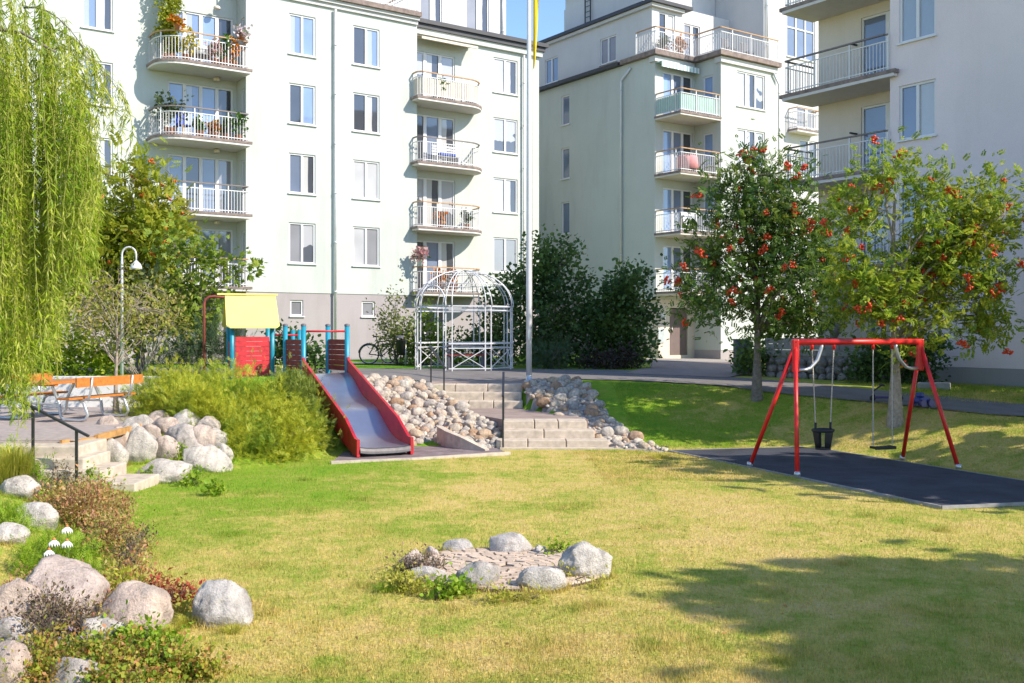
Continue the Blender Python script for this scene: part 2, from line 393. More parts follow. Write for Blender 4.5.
def compound(pairs=5, w=.15, ll=.36):
    v = []; f = []
    def lf(x, y, dx, dy):
        o = len(v); l = ll
        for t, s_, z in ((0,0,0),(.5,-w/2,.02),(1,0,-.06),(.5,w/2,.02)):
            v.append((x+dx*t*l-dy*s_, y+dy*t*l+dx*s_, z - .18*(x**2)))
        f.append((o,o+1,o+2,o+3))
    for i in range(pairs):
        x = .2 + .7*i/pairs
        for sd in (-1,1): lf(x, .01*sd, .5, .87*sd)
    lf(.88, 0, 1, 0)
    return np.array(v), f
def sprig(n=11, w=.05, spread=.42):
    v = []; f = []
    for i in range(n):
        x = .08 + .85*i/n; sd = -1 if i % 2 else 1; l = spread*(1-.6*x)
        o = len(v); dx, dy = .75, .66*sd
        for t, s_ in ((0,0),(.5,-w/2),(1,0),(.5,w/2)):
            v.append((x+dx*t*l-dy*s_, dy*t*l+dx*s_, .05*math.sin(i*2.3) + .1*t))
        f.append((o,o+1,o+2,o+3))
    o = len(v); v += [(0,-.015,0),(1.05,0,.03),(0,.015,0),(-.02,0,.0)]; f.append((o,o+1,o+2,o+3))
    return np.array(v), f
def blob_points(blobs, m, rng, shell=.55):
    w = np.array([b[3]*b[4]*b[5] for b in blobs])**.8; w = w/w.sum()
    k = rng.choice(len(blobs), m, p=w); B = np.array(blobs)[k]
    d = rng.normal(0,1,(m,3)); d /= np.linalg.norm(d,axis=1,keepdims=True)
    r = shell + (1-shell)*rng.random(m)**.7
    r = np.where(rng.random(m) < .2, rng.random(m)*shell, r)
    return B[:,:3] + d*B[:,3:6]*r[:,None], d
def cloud(name, blobs, clusters, per, size, tmpl, mat, rng, sigma=.2, shell=.55, up=.2, outward=.7, droop=0., parent=None, off=(0,0,0), zmin=None, ret=False, szvar=.3):
    C, d = blob_points(blobs, clusters, rng, shell)
    sg = sigma*(.5+rng.random(clusters))
    P = np.repeat(C, per, 0) + rng.normal(0,1,(clusters*per,3))*np.repeat(sg, per)[:,None]
    D = np.repeat(d, per, 0)*outward + rng.normal(0,.6,(clusters*per,3)); D[:,2] += up - droop
    if zmin is not None:
        keep = np.array([p[2] > tz(p[0],p[1]) + zmin for p in P]); P, D = P[keep], D[keep]
    S = size*(1 + szvar*rng.normal(0,1,len(P))).clip(.45,1.8)
    V = place(tmpl[0], P, D, S, rng) - np.array(off)
    me = raw_mesh(name, V, tmpl[1], mat)
    o = link(name, me, parent)
    return (o, C) if ret else o
def curve_pts(p, q, sag, k=6, rng_=None, jit=.0):
    p, q = Vector(p), Vector(q); out = []
    for i in range(k+1):
        t = i/k; c = p.lerp(q, t); c.z += sag*4*t*(1-t)
        if 0 < i < k and jit: c += Vector((rnd.uniform(-jit,jit), rnd.uniform(-jit,jit), rnd.uniform(-jit,jit)*.5))
        out.append(c)
    return out
def limbs(mb, base, height, r0, ends, fork=.35, lean=(0,0), r1=.035, n=7):
    """tapered trunk with limbs that run out to every crown end point"""
    b0 = Vector(base); top = b0 + Vector((lean[0], lean[1], height)); k = 9; tp = []
    for i in range(k+1):
        t = i/k; p = b0.lerp(top, t)
        p += Vector((math.sin(t*5+b0.x)*.05*height*.25, math.cos(t*4+b0.y)*.05*height*.2, 0))*t
        tp.append(p)
    rr = [r0*(1.45 if i == 0 else 1.12 if i == 1 else 1-.82*(i/k)) for i in range(k+1)]
    mb.tube([b0-Vector((0,0,.15))]+tp, [r0*1.6]+rr, 10)
    sec = []
    for e in ends:
        e = Vector(e); h = (e.z-b0.z)/height
        t = min(.95, max(fork, h*.72 - .12 + rnd.uniform(-.08,.05)))
        i = t*k; a = tp[int(i)].lerp(tp[min(k,int(i)+1)], i-int(i))
        rad = max(.012, r0*(1-.82*t)*.55)
        c = curve_pts(a, e, -.1*(e-a).length*.5 if e.z < a.z else .12*(e-a).length*.6, 5, jit=.05)
        mb.tube(c, [rad*(1-.75*j/5) for j in range(6)], 6)
        sec.append(c)
    return sec
def twigs(mb, sec, C, count, r=.007):
    pts = [p for c in sec for p in c[2:]]
    for i in rnd.sample(range(len(C)), min(count, len(C))):
        e = Vector(C[i]); a = min(pts, key=lambda p: (p-e).length_squared)
        mb.tube(curve_pts(a, e, .06, 3, jit=.03), [r*1.5, r*1.2, r, r*.6], 4, False)
# ------------------------------------------------------------------ buildings (all on one street grid)
def on_b(u, bb):                                  # photo column -> a coordinate on the plane b = bb
    x = (u-UC)/F; Y = bb/(-SA*x+CA); return Y*(CA*x+SA)
def on_a(u, aa):                                  # photo column -> b coordinate on the plane a = aa
    x = (u-UC)/F; Y = aa/(CA*x+SA); return Y*(-SA*x+CA)
def zb(u, v, bb): x = (u-UC)/F; return pz(v, bb/(-SA*x+CA))
def za(u, v, aa): x = (u-UC)/F; return pz(v, aa/(CA*x+SA))
def world(a, b, z): return Vector((a*CA-b*SA, a*SA+b*CA, z))
class Building:
    def __init__(s, label, a0, b0, z0):
        s.o = (a0, b0, z0); s.e = thing('apartment_building', label, 'building', world(a0,b0,z0), ANG)
    def part(s, name, mb, mat, parent=None, bev=0):
        return part(name, mb, mat, parent or s.e, s.o, bev)
def P_(pl, c, s, z, d): return (s, c+d, z) if pl == 'b' else (c+d, s, z)
def panel(mb, pl, c, s0, s1, z0, z1, holes, dep=.13):
    """wall sheet with openings and their reveals; outward is -b (or -a)"""
    hs = [(max(s0,min(h[0],h[1])), min(s1,max(h[0],h[1])), h[2], h[3]) for h in holes]
    hs = [h for h in hs if h[1]-h[0] > .05 and h[2] < z1 and h[3] > z0]
    S = sorted({s0, s1, *[round(x,4) for h in hs for x in h[:2]]}); Z = sorted({z0, z1, *[round(min(z1,max(z0,x)),4) for h in hs for x in h[2:]]})
    def q(ps):
        n = (Vector(ps[1])-Vector(ps[0])).cross(Vector(ps[2])-Vector(ps[0]))
        mb.add(ps, [(0,1,2,3)])
    for i in range(len(S)-1):
        for j in range(len(Z)-1):
            sm, zm = (S[i]+S[i+1])/2, (Z[j]+Z[j+1])/2
            if any(h[0] < sm < h[1] and h[2] < zm < h[3] for h in hs): continue
            ps = [P_(pl,c,S[i],Z[j],0), P_(pl,c,S[i+1],Z[j],0), P_(pl,c,S[i+1],Z[j+1],0), P_(pl,c,S[i],Z[j+1],0)]
            q(ps if pl == 'b' else ps[::-1])
    for a, b_, c0, c1 in hs:
        r = [(a,c0),(b_,c0),(b_,c1),(a,c1)]
        for k in range(4):
            (sa,z_a),(sb,z_b) = r[k], r[(k+1)%4]
            q([P_(pl,c,sa,z_a,0), P_(pl,c,sb,z_b,0), P_(pl,c,sb,z_b,dep), P_(pl,c,sa,z_a,dep)])
def block(B, name, mat, a0, a1, b0, b1, z0, z1, fh=(), lh=(), top=True, parent=None):
    mb = MB()
    panel(mb, 'b', b0, a0, a1, z0, z1, fh); panel(mb, 'a', a0, b0, b1, z0, z1, lh)
    mb.add([(a1,b0,z0),(a1,b1,z0),(a1,b1,z1),(a1,b0,z1)], [(0,1,2,3)])
    mb.add([(a1,b1,z0),(a0,b1,z0),(a0,b1,z1),(a1,b1,z1)], [(0,1,2,3)])
    if top: mb.add([(a0,b0,z1),(a1,b0,z1),(a1,b1,z1),(a0,b1,z1)], [(0,1,2,3)])
    return B.part(name, mb, mat, parent)
def window(B, pl, c, s0, s1, z0, z1, n=2, gl='glass_dark', sill=True, mull=.09, name='window', splits=None, transom=None, dep=.1):
    if s0 > s1: s0, s1 = s1, s0
    fw = .065; f = MB()
    def bx(mb, sa, sb, za_, zb_, d0, d1):
        p = P_(pl,c,sa,za_,d0); q = P_(pl,c,sb,zb_,d1); mb.box(p[0],p[1],p[2],q[0],q[1],q[2])
    d0, d1 = dep-.055, dep+.02
    bx(f, s0, s0+fw, z0, z1, d0, d1); bx(f, s1-fw, s1, z0, z1, d0, d1)
    bx(f, s0+fw, s1-fw, z0, z0+fw, d0, d1); bx(f, s0+fw, s1-fw, z1-fw, z1, d0, d1)
    ed = splits or [i/n for i in range(1, n)]
    for t in ed:
        m_ = s0+(s1-s0)*t; bx(f, m_-mull/2, m_+mull/2, z0+fw, z1-fw, d0-.012, d1)
    if transom:
        zt = z0+(z1-z0)*transom; bx(f, s0+fw, s1-fw, zt-.035, zt+.035, d0-.004, d1)
    fr = B.part(name, f, 'frame_white')
    es = [0]+list(ed)+[1]
    gls = gl if isinstance(gl, (list, tuple)) else [gl]*(len(es)-1)
    for i, g in enumerate(gls):
        p = MB(); m0, m1 = s0+(s1-s0)*es[i], s0+(s1-s0)*es[i+1]
        bx(p, m0+.035, m1-.035, z0+fw*.8, z1-fw*.8, dep-.012, dep+.012)
        B.part('pane', p, g, fr)
    if sill:
        q = MB(); bx(q, s0-.05, s1+.05, z0-.045, z0-.003, -.07, dep-.02); B.part('sill', q, 'frame_white', fr)
    return fr
def railing(pts, z, h=1.05, mat='rail_white', hmat='handrail_wood', step=.115, post=1.25, B=None, parent=None, close=0, infill=None):
    """balusters, bottom and top rails along an (a,b) polyline, plus a handrail part"""
    r = MB(); hr = MB()
    L = [0.]
    for p, q in zip(pts, pts[1:]): L.append(L[-1]+math.hypot(q[0]-p[0], q[1]-p[1]))
    def at(d):
        for i in range(len(pts)-1):
            if d <= L[i+1]+1e-9:
                t = (d-L[i])/max(1e-9, L[i+1]-L[i]); return (pts[i][0]+(pts[i+1][0]-pts[i][0])*t, pts[i][1]+(pts[i+1][1]-pts[i][1])*t)
        return pts[-1]
    n = max(2, int(L[-1]/step))
    for i in range(n+1):
        a, b_ = at(L[-1]*i/n); big = (i % max(1, round(post/step)) == 0) or i == n
        w = .042 if big else .016
        r.box(a-w/2, b_-w/2, z-.02, a+w/2, b_+w/2, z+(h-.03 if big else h-.2))
    for zz, w in ((z+.09,.03),(z+h-.2,.03)):
        for p, q in zip(pts, pts[1:]): r.bar((*p,zz), (*q,zz), w)
    for p, q in zip(pts, pts[1:]): hr.bar((*p,z+h), (*q,z+h), .065, .045)
    ro = B.part('railing', r, mat, parent); 
    if ro.parent is not B.e: B.part('handrail', hr, hmat, parent)
    else: B.part('handrail', hr, hmat, ro)
    if infill:
        g = MB()
        for p, q in zip(pts, pts[1:]):
            d = Vector((q[0]-p[0], q[1]-p[1])).normalized(); n2 = (-d.y*.03, d.x*.03)
            g.bar((p[0]+n2[0],p[1]+n2[1],z+.12+(h-.36)/2), (q[0]+n2[0],q[1]+n2[1],z+.12+(h-.36)/2), .012, h-.36)
        B.part('screen', g, infill, parent)
def arc(cx, cy, r, a0, a1, n=6): return [(cx+r*math.cos(math.radians(a0+(a1-a0)*i/n)), cy+r*math.sin(math.radians(a0+(a1-a0)*i/n))) for i in range(n+1)]
def balcony(B, outline, rail, zbot, th=.17, hmat='handrail_wood', infill=None, h=1.05, lip=.06):
    """slab over an (a,b) outline with a weathered rim, plus railing along rail"""
    ca = sum(p[0] for p in outline)/len(outline); cb = sum(p[1] for p in outline)/len(outline)
    m = MB().prism(outline, zbot, zbot+th*.45)
    s = B.part('balcony', m, 'slab_under')
    big = [(ca+(a-ca)*1.025, cb+(b_-cb)*1.04) for a, b_ in outline]
    B.part('slab_rim', MB().prism(big, zbot+th*.45+.001, zbot+th), 'slab_edge', s)
    railing(rail, zbot+th, h, B=B, parent=s, hmat=hmat, infill=infill)
    return s
def pipe(B, a, b_, z0, z1, r=.05, extra=None):
    pts = [(a,b_,z0),(a,b_,z1)] + (extra or [])
    m = MB().tube(pts, r, 10)
    z = z0+1
    while z < z1: m.tube([(a,b_,z-.03),(a,b_,z+.03)], r*1.3, 10); z += 2.0
    return B.part('drainpipe', m, 'zinc')
ROWS = [(5.1,6.72),(7.88,9.47),(10.65,12.24),(13.4,15.0)]

# ---- building 1: the long mint block at the left
bC, bL, bR = 37.8, 38.8, 38.5
aL0, aC0, aC1, aR1 = on_b(-150,bL), on_b(246,bC), on_b(417,bC), on_b(539,bR)
b1 = Building('long pale mint apartment block with lilac plinth and rounded balconies, behind the playground', aC0, bC, 1.0)
PL = 3.93
c1 = (on_b(289,bC), on_b(315.5,bC)); c2 = (on_b(353,bC), on_b(379.5,bC)); c3 = (on_b(493.5,bR), on_b(517.5,bR)); c0 = (on_b(82,bL), on_b(113,bL))
dL = (on_b(168,bL), on_b(233,bL)); dR = (aC1+.06, on_b(455,bR))
FL = [4.09, 6.85, 9.61, 12.37]                      # balcony floors
hc = [(c[0],c[1],z0,z1) for c in (c1,c2) for z0,z1 in ROWS]
hl = [(c0[0],c0[1],z0,z1) for z0,z1 in ROWS] + [(dL[0],dL[1],z+.12,z+2.28) for z in FL]
hr = [(c3[0],c3[1],z0,z1) for z0,z1 in ROWS] + [(dR[0],dR[1],z+.12,z+2.28) for z in FL]
hside = [(bC+.18,bC+.5,z+.75,z+2.2) for z in FL]
block(b1, 'wall', 'mint', aC0, aC1, bC, 50, PL, 15.72, hc, hside)
block(b1, 'wall', 'mint', aL0, aC0-.004, bL, 50, PL, 15.72, hl)
block(b1, 'wall', 'mint', aC1+.004, aR1, bR, 50, PL, 15.6, hr)
bw = [(on_b(290.5,bC), on_b(303.5,bC)), (on_b(362,bC), on_b(375,bC))]
block(b1, 'plinth', 'lilac_plinth', aC0+.01, aC1-.01, bC+.025, 49.9, .6, PL-.003, [(a,b_,zb(a and 297,316,bC),zb(297,300,bC)) for a,b_ in bw], top=False)
block(b1, 'plinth', 'lilac_plinth', aL0, aC0-.02, bL+.025, 49.9, .6, PL-.003, top=False)
block(b1, 'plinth', 'lilac_plinth', aC1+.02, aR1-.01, bR+.025, 49.9, .6, PL-.003, [(aC1+.3,aC1+1.9,1.6,3.6)], top=False)
z0_, z1_ = zb(297,316,bC), zb(297,300,bC)
for a, b_ in bw: window(b1, 'b', bC+.025, a, b_, z0_, z1_, 1, 'glass_grey')
window(b1, 'b', bR+.025, aC1+.3, aC1+1.9, 1.6, 3.6, 3, 'glass_dark')
G1 = [['glass_grey','glass_blind'],['glass_mid','glass_drape'],['glass_dark','glass_blue'],['glass_drape_blue','glass_blue']]
G2 = [['glass_curtain','glass_grey'],['glass_curtain','glass_curtain'],['glass_dark','glass_drape'],['glass_dark','glass_drape_blue']]
G3 = [['glass_grey','glass_grey'],['glass_curtain','glass_drape'],['glass_blind','glass_blind'],['glass_curtain','glass_drape']]
for i, (z0,z1) in enumerate(ROWS):
    window(b1,'b',bC,*c1,z0,z1,2,G1[i]); window(b1,'b',bC,*c2,z0,z1,2,G2[i]); window(b1,'b',bR,*c3,z0,z1,2,G3[i]); window(b1,'b',bL,*c0,z0,z1,2,['glass_drape_blue','glass_drape'])
for i, z in enumerate(FL):
    window(b1,'b',bL,*dL,z+.12,z+2.28,4,['glass_blue','glass_drape_blue','glass_blue','glass_dark'] if i > 1 else ['glass_mid','glass_dark','glass_mid','glass_grey'],False,mull=.13,name='balcony_door')
    window(b1,'b',bR,*dR,z+.12,z+2.28,3,['glass_blind','glass_drape','glass_blind'] if i%2 else ['glass_dark','glass_mid','glass_drape'],False,mull=.16,name='balcony_door')
    window(b1,'a',aC0,bC+.18,bC+.5,z+.75,z+2.2,1,'glass_dark',False)
    lm = MB().lathe([(.001,-.02),(.12,-.02),(.13,.05),(.1,.1)], (on_b(217,bL-.35),bL-.35,z+2.5-.04), 14); b1.part('soffit_lamp', lm, 'cream_cloth')
fb = 37.2
for i, z in enumerate(FL):
    a0, a1 = on_b(149,bL-.25), on_b(251,fb)
    out = [(a1,bL-.01)] + [(a1,fb)] + arc(a0+.8, fb+.8, .8, 270, 180, 7) + [(a0, bL-.01)]
    out = [(a1,bC-.02),(a1,fb)] + arc(a0+1.0, fb+1.0, 1.0, 270, 180, 7) + [(a0,bL-.01),(aC0-.02,bL-.01),(aC0-.02,bC-.02)]
    rl = [(a1-.1,bC-.02),(a1-.1,fb+.07)] + arc(a0+1.05, fb+1.05, .98, 270, 180, 7) + [(a0+.07,bL-.02)]
    balcony(b1, out, rl, z-.17, hmat='handrail_wood' if i in (0,3) else 'handrail_grey', infill=None)
    a0, a1 = on_b(418.5,fb), on_b(490,fb)
    out = [(aC1+.02,bR-.01),(aC1+.02,bC-.02),(a0,bC-.02),(a0,fb)] + arc(a1-1.0, fb+1.0, 1.0, 270, 360, 7) + [(a1,bR-.01)]
    rl = [(a0+.08,bC-.02),(a0+.08,fb+.25),(a0+.25,fb+.07)] + arc(a1-1.05, fb+1.05, .98, 270, 360, 7) + [(a1-.07,bR-.02)]
    balcony(b1, out, rl, z-.17, hmat='handrail_grey' if i == 2 else 'handrail_wood', infill='cream_cloth' if i == 3 else None)
# cornice, terrace edge, roof edge, pipes, penthouse, awning
b1.part('cornice', MB().box(aC0-.12,bC-.10,15.50,aC1-.003,bC+.3,15.66).box(aC0-.18,bC-.2,15.663,aC1+.02,bC+.4,15.80), 'white_wall')
b1.part('terrace_edge', MB().box(aC0-.25,bC-.32,15.803,aC1+.06,49,16.0), 'slab_edge')
b1.part('terrace_edge', MB().box(aL0,bL-.22,15.724,aC0-.26,49,15.95), 'slab_edge')
b1.part('roof_edge', MB().box(aC1+.07,bR-.36,15.80,aR1+.3,49,15.98).box(aC1+.07,bR-.25,15.604,aR1+.2,bR+.3,15.797), 'roof_dark')
b1.part('fascia', MB().box(aC1+.006,bR-.16,15.36,aR1+.1,bR-.003,15.60), 'mint')
railing([(aC1-.05,46),(aC1-.05,bC-.2),(aC0-.15,bC-.2)], 16.0, 1.1, B=b1)
pipe(b1, on_b(335.5,bC-.13), bC-.13, 1.0, 15.45, .055); pipe(b1, on_b(524,bR-.13), bR-.13, 1.0, 15.3, .05)
pb = 40.6; pa0, pa1 = aC1-1.5, on_b(506,pb)
pw = [(on_b(420,pb),on_b(442,pb),16.6,18.6),(on_b(466,pb),on_b(489,pb),16.6,18.6)]
block(b1, 'penthouse', 'white_wall', pa0, pa1, pb, 49, 15.9, 19.6, pw)
for w in pw: window(b1,'b',pb,*w,2,['glass_grey','glass_drape'])
pipe(b1, pa1-.25, pb-.09, 16.0, 19.5, .05)
aw = MB(); a0, a1 = on_b(420,37.9), on_b(476,37.9)
aw.tube([(a0,bR-.12,15.22),(a1,bR-.12,15.22)], .07, 10); aw.bar((a0,37.75,15.02),(a1,37.75,15.02),.06,.1)
aw.bar((a0+.3,bR-.1,15.2),(a0+.9,37.8,15.05),.05); aw.bar((a1-.3,bR-.1,15.2),(a1-.9,37.8,15.05),.05)
aw.add([(a0,bR-.1,15.28),(a1,bR-.1,15.28),(a1,37.73,15.08),(a0,37.73,15.08),(a0,bR-.1,15.265),(a1,bR-.1,15.265),(a1,37.73,15.065),(a0,37.73,15.065)], [(0,1,2,3),(7,6,5,4),(0,3,7,4),(1,5,6,2),(3,2,6,7),(0,4,5,1)])
b1.part('awning', aw, 'cream_cloth')

# ---- building 2: the middle block with the shaded mint side wall
A2, B2, C2, D2, E2 = 32.74, 34.9, 35.35, 33.2, 39.2
b2 = Building('mint apartment block with shaded side wall, corner balconies and white upper floors, in the middle', A2, D2, 1.1)
s_u = [(561.5,569), ]
sw = []
for v0, v1 in ((95.5,125),(148,179),(202,234)):
    s0, s1 = on_a(561.5,A2), on_a(569.5,A2); zz = [za(565,v1,A2), za(565,v0,A2)]
    sw.append((min(s0,s1),max(s0,s1),zz[0],zz[1]))
FB = [4.23, 6.97, 9.72, 12.44]
doors = [(on_b(663,B2), C2-.15, z+.1, z+2.2) for z in FB]
bxw = [(on_b(737,D2), on_b(765,D2), zb(750,108,D2), zb(750,73,D2))]
bxw += [(bxw[0][0], bxw[0][1], bxw[0][2]-2.74*k, bxw[0][3]-2.74*k) for k in (1,2,3)]
ent = (on_b(670,B2), on_b(688,B2), 1.25, zb(680,308,B2))
block(b2, 'wall', 'mint', A2, C2+.5, B2, 50, 3.9, 15.3, doors, sw)
block(b2, 'plinth', 'lilac_plinth', A2+.02, C2, B2+1.5, 49.9, .8, 3.897, top=False)
block(b2, 'entrance_wall', 'cream', A2+.25, C2+.1, B2+.02, B2+2, 1.0, 3.897, [ent], top=False)
block(b2, 'wall', 'mint', C2, E2, D2, 50.01, 1.5, 15.3, bxw, [(D2+.5,D2+1.15,z+.5,z+2.1) for z in FB])
block(b2, 'plinth', 'lilac_plinth', C2+.01, E2-.01, D2+.02, 49.8, .8, 1.497, top=False)
for w in sw: window(b2,'a',A2,*w,1,'glass_mid')
for i, w in enumerate(doors): window(b2,'b',B2,*w,3,['glass_blue','glass_mid','glass_dark'],False,mull=.14,name='balcony_door')
for z in FB: window(b2,'a',C2,D2+.5,D2+1.15,z+.5,z+2.1,1,'glass_blue')
for w in bxw: window(b2,'b',D2,*w,3,['glass_curtain','glass_drape','glass_blind'])
dm = MB().box(ent[0]+.06,B2+.06,ent[2],ent[1]-.06,B2+.13,ent[3]-.05); d = b2.part('door', dm, 'door_brown')
b2.part('handle', MB().tube([(ent[0]+.16,B2+.02,2.25),(ent[0]+.16,B2+.02,2.6)], .015, 8), 'galvanised', d)
b2.part('wall_lamp', MB().box(on_b(663,B2)-.1,B2-.09,2.9,on_b(663,B2)+.1,B2+.018,3.25), 'white_cloth')
b2.part('notice_board', MB().box(on_b(658,B2),B2-.03,1.85,on_b(664,B2),B2+.018,2.5), 'galvanised')
for i, z in enumerate(FB):
    out = [(A2,B2-.01),(A2,D2),(C2-.01,D2),(C2-.01,B2-.01)]
    rl = [(A2+.06,B2-.02),(A2+.06,D2+.06),(C2-.03,D2+.06)]
    balcony(b2, out, rl, z-.17, infill='mint_screen' if i == 3 else None)
te = MB()
for off, z0, z1 in ((.12,15.15,15.303),(.26,15.305,15.5)):
    (te if z0 < 15.2 else te)
b2.part('cornice', MB().box(A2-.1,B2-.12,15.02,C2-.12,B2+.3,15.28).box(C2-.1,D2-.12,15.02,E2+.02,D2+.3,15.28), 'white_wall')
b2.part('terrace_edge', MB().prism([(A2-.25,B2+2.2),(A2-.25,B2-.3),(C2-.3,B2-.3),(C2-.3,D2-.3),(E2+.1,D2-.3),(E2+.1,B2+2.2)], 15.304, 15.52), 'slab_edge')
railing([(A2-.1,B2+1.2),(A2-.1,B2-.16),(C2-.16,B2-.16),(C2-.16,D2-.16),(E2,D2-.16)], 15.52, 1.1, B=b2)
b2.part('roof_edge', MB().box(A2-.3,B2+2.3,15.305,A2+1,49,15.48), 'roof_dark')
pipe(b2, A2-.1, on_a(622.5,A2), 1.1, 14.5, .055, [(A2-.1,on_a(622.5,A2)-.05,14.6),(A2-.1,on_a(632,A2),15.05)])
pipe(b2, on_b(779,D2-.1), D2-.1, 1.1, 14.5, .055, [(on_b(777,D2-.1)-.25,D2-.1,15.0)])
# white upper floors
ph0, phb = 33.3, 35.7
pw = [(on_a(600,ph0), on_a(616,ph0), za(608,63,ph0), za(608,37,ph0)), (on_a(545,ph0), on_a(558,ph0), za(551,83,ph0), za(551,58,ph0))]
pw = [(min(w[:2]),max(w[:2]),w[2],w[3]) for w in pw]
pf = [(on_b(659,phb), on_b(675,phb), 15.6, 17.75)]; pf2 = [(on_b(684,phb+.5), on_b(700,phb+.5), 15.6, 17.7)]
block(b2, 'penthouse', 'white_wall', ph0, 35.3, phb, 49.5, 15.4, 18.05, pf, pw)
block(b2, 'penthouse', 'white_wall', 35.303, E2-.01, phb+.5, 49.4, 15.4, 18.4, pf2)
for w in pw: window(b2,'a',ph0,*w,2,'glass_mid')
for w in pf: window(b2,'b',phb,*w,2,['glass_dark','glass_curtain'],False,mull=.16,name='balcony_door')
for w in pf2: window(b2,'b',phb+.5,*w,2,['glass_grey','glass_dark'],False,mull=.16,name='balcony_door')
b2.part('roof_edge', MB().prism([(ph0-.3,50),(ph0-.3,phb-.35),(35.7,phb-.35),(35.7,50)], 18.055, 18.22), 'roof_dark')
b2.part('fascia', MB().box(ph0-.18,phb-.2,17.9,35.29,phb-.003,18.05).box(ph0-.18,phb-.003,17.9,ph0-.003,49.5,18.05), 'white_wall')
block(b2, 'top_storey', 'white_wall', 34.1, E2-.03, 37.2, 43.4, 18.0, 20.6)
b2.part('roof_edge', MB().box(33.6,36.9,20.603,E2-.04,43.8,20.75), 'roof_dark')
ld = MB(); lb = on_a(588,34.0)
for db in (-.22,.22): ld.bar((33.98,lb+db,18.2),(33.98,lb+db,20.9),.05)
for k in range(9): ld.bar((33.98,lb-.22,18.4+.28*k),(33.98,lb+.22,18.4+.28*k),.03)
b2.part('ladder', ld, 'black_steel')
# the tall white wing at its right
tb = 33.95; tw = [(on_b(787,tb), on_b(815,tb), zb(800,59,tb), zb(800,8,tb)), (on_b(797,tb), on_b(816,tb), zb(806,133,tb)+.2, zb(806,108,tb)), (on_b(800,tb), on_b(818,tb), zb(806,176,tb), zb(806,140,tb)),(on_b(800,tb), on_b(818,tb), 5.2, 6.8)]
block(b2, 'wall', 'white_wall', E2, 46, tb, 50.03, 1.0, 22.5, tw)
window(b2,'b',tb,*tw[0],3,'glass_mid',transom=.58)
for w in tw[1:]: window(b2,'b',tb,*w,2,'glass_grey')
a0, a1 = on_b(796,tb-.5), on_b(819,tb-.5)
balcony(b2, [(a0,tb-.01),(a0,tb-.6),(a1,tb-.6),(a1,tb-.01)], [(a0+.04,tb-.02),(a0+.04,tb-.55),(a1-.04,tb-.55),(a1-.04,tb-.02)], tw[1][2]-.35)
pipe(b2, E2+.15, tb-.1, 15.6, 22.3, .05)
aw = MB(); a0, a1 = A2+.05, C2-.1                     # striped awning under the terrace
for k in range(22):
    x0 = a0+(a1-a0)*k/22; x1 = a0+(a1-a0)*(k+1)/22
    if k % 2: aw.box(x0,B2-.42,14.72,x1,B2-.40,14.98)
o_ = b2.part('awning', aw, 'white_cloth')
aw = MB()
for k in range(22):
    x0 = a0+(a1-a0)*k/22; x1 = a0+(a1-a0)*(k+1)/22
    if not k % 2: aw.box(x0,B2-.42,14.72,x1,B2-.40,14.98)
aw.box(a0,B2-.40,14.95,a1,B2-.005,14.99); b2.part('valance_stripe', aw, 'mint_screen', o_)

# ---- building 3: the shaded lilac-white block at the right
A3 = 25.5; RA = 26.8
n3, f3 = on_a(890,A3), 20.95
b3 = Building('lilac white apartment block with shaded face and projecting balconies, at the right', A3, n3, .8)
FB3 = [4.31, 7.07, 9.82, 12.56]
ws = (on_a(899,A3), on_a(935.5,A3)); ws = (min(ws), max(ws))
w3 = [(ws[0],ws[1],7.81+2.75*k,9.36+2.75*k) for k in (-1,0,1,2)]
far_end = 9.0
block(b3, 'wall', 'lilac_white', A3, 35, far_end, n3, 1.45, 15.6, (), w3)
block(b3, 'plinth', 'grey_plinth', A3-.03, 34.9, far_end, n3-.01, .2, 1.447, top=False)
d3 = (on_a(889.5,RA), on_a(861,RA)); d3 = (n3+.02, max(d3))
dh = [(d3[0],d3[1],z+.1,z+2.25) for z in FB3] + [(on_a(887,RA), on_a(868,RA), 1.9, 3.75)]
block(b3, 'wall', 'cream', RA, 35, n3+.004, f3, .6, 15.59, (), dh)
for w in w3: window(b3,'a',A3,*w,2,['glass_drape','glass_mid'] if w[2] < 9 else 'glass_drape_blue')
for w in dh: window(b3,'a',RA,*w,2,['glass_dark','glass_mid'],False,mull=.2,name='balcony_door')
af = 25.3
for i, z in enumerate(FB3):
    e0, e1 = on_a(893.5,af), on_a(782,af)
    out = [(RA-.01,n3+.02),(A3-.02,n3+.02),(A3-.02,e0),(af,e0),(af,e1),(RA-.01,e1)]
    rl = [(A3-.06,n3+.03)]+[(af+.07,n3+.1),(af+.07,e1-.07),(RA-.02,e1-.07)]
    balcony(b3, out, rl, z-.17, hmat='handrail_grey', th=.2)
for z in FB3[1:]:
    b3.part('wall_bracket', MB().bar((RA-.01,19.5,z+1.45),(RA-.35,19.5,z+1.45),.05), 'black_steel')
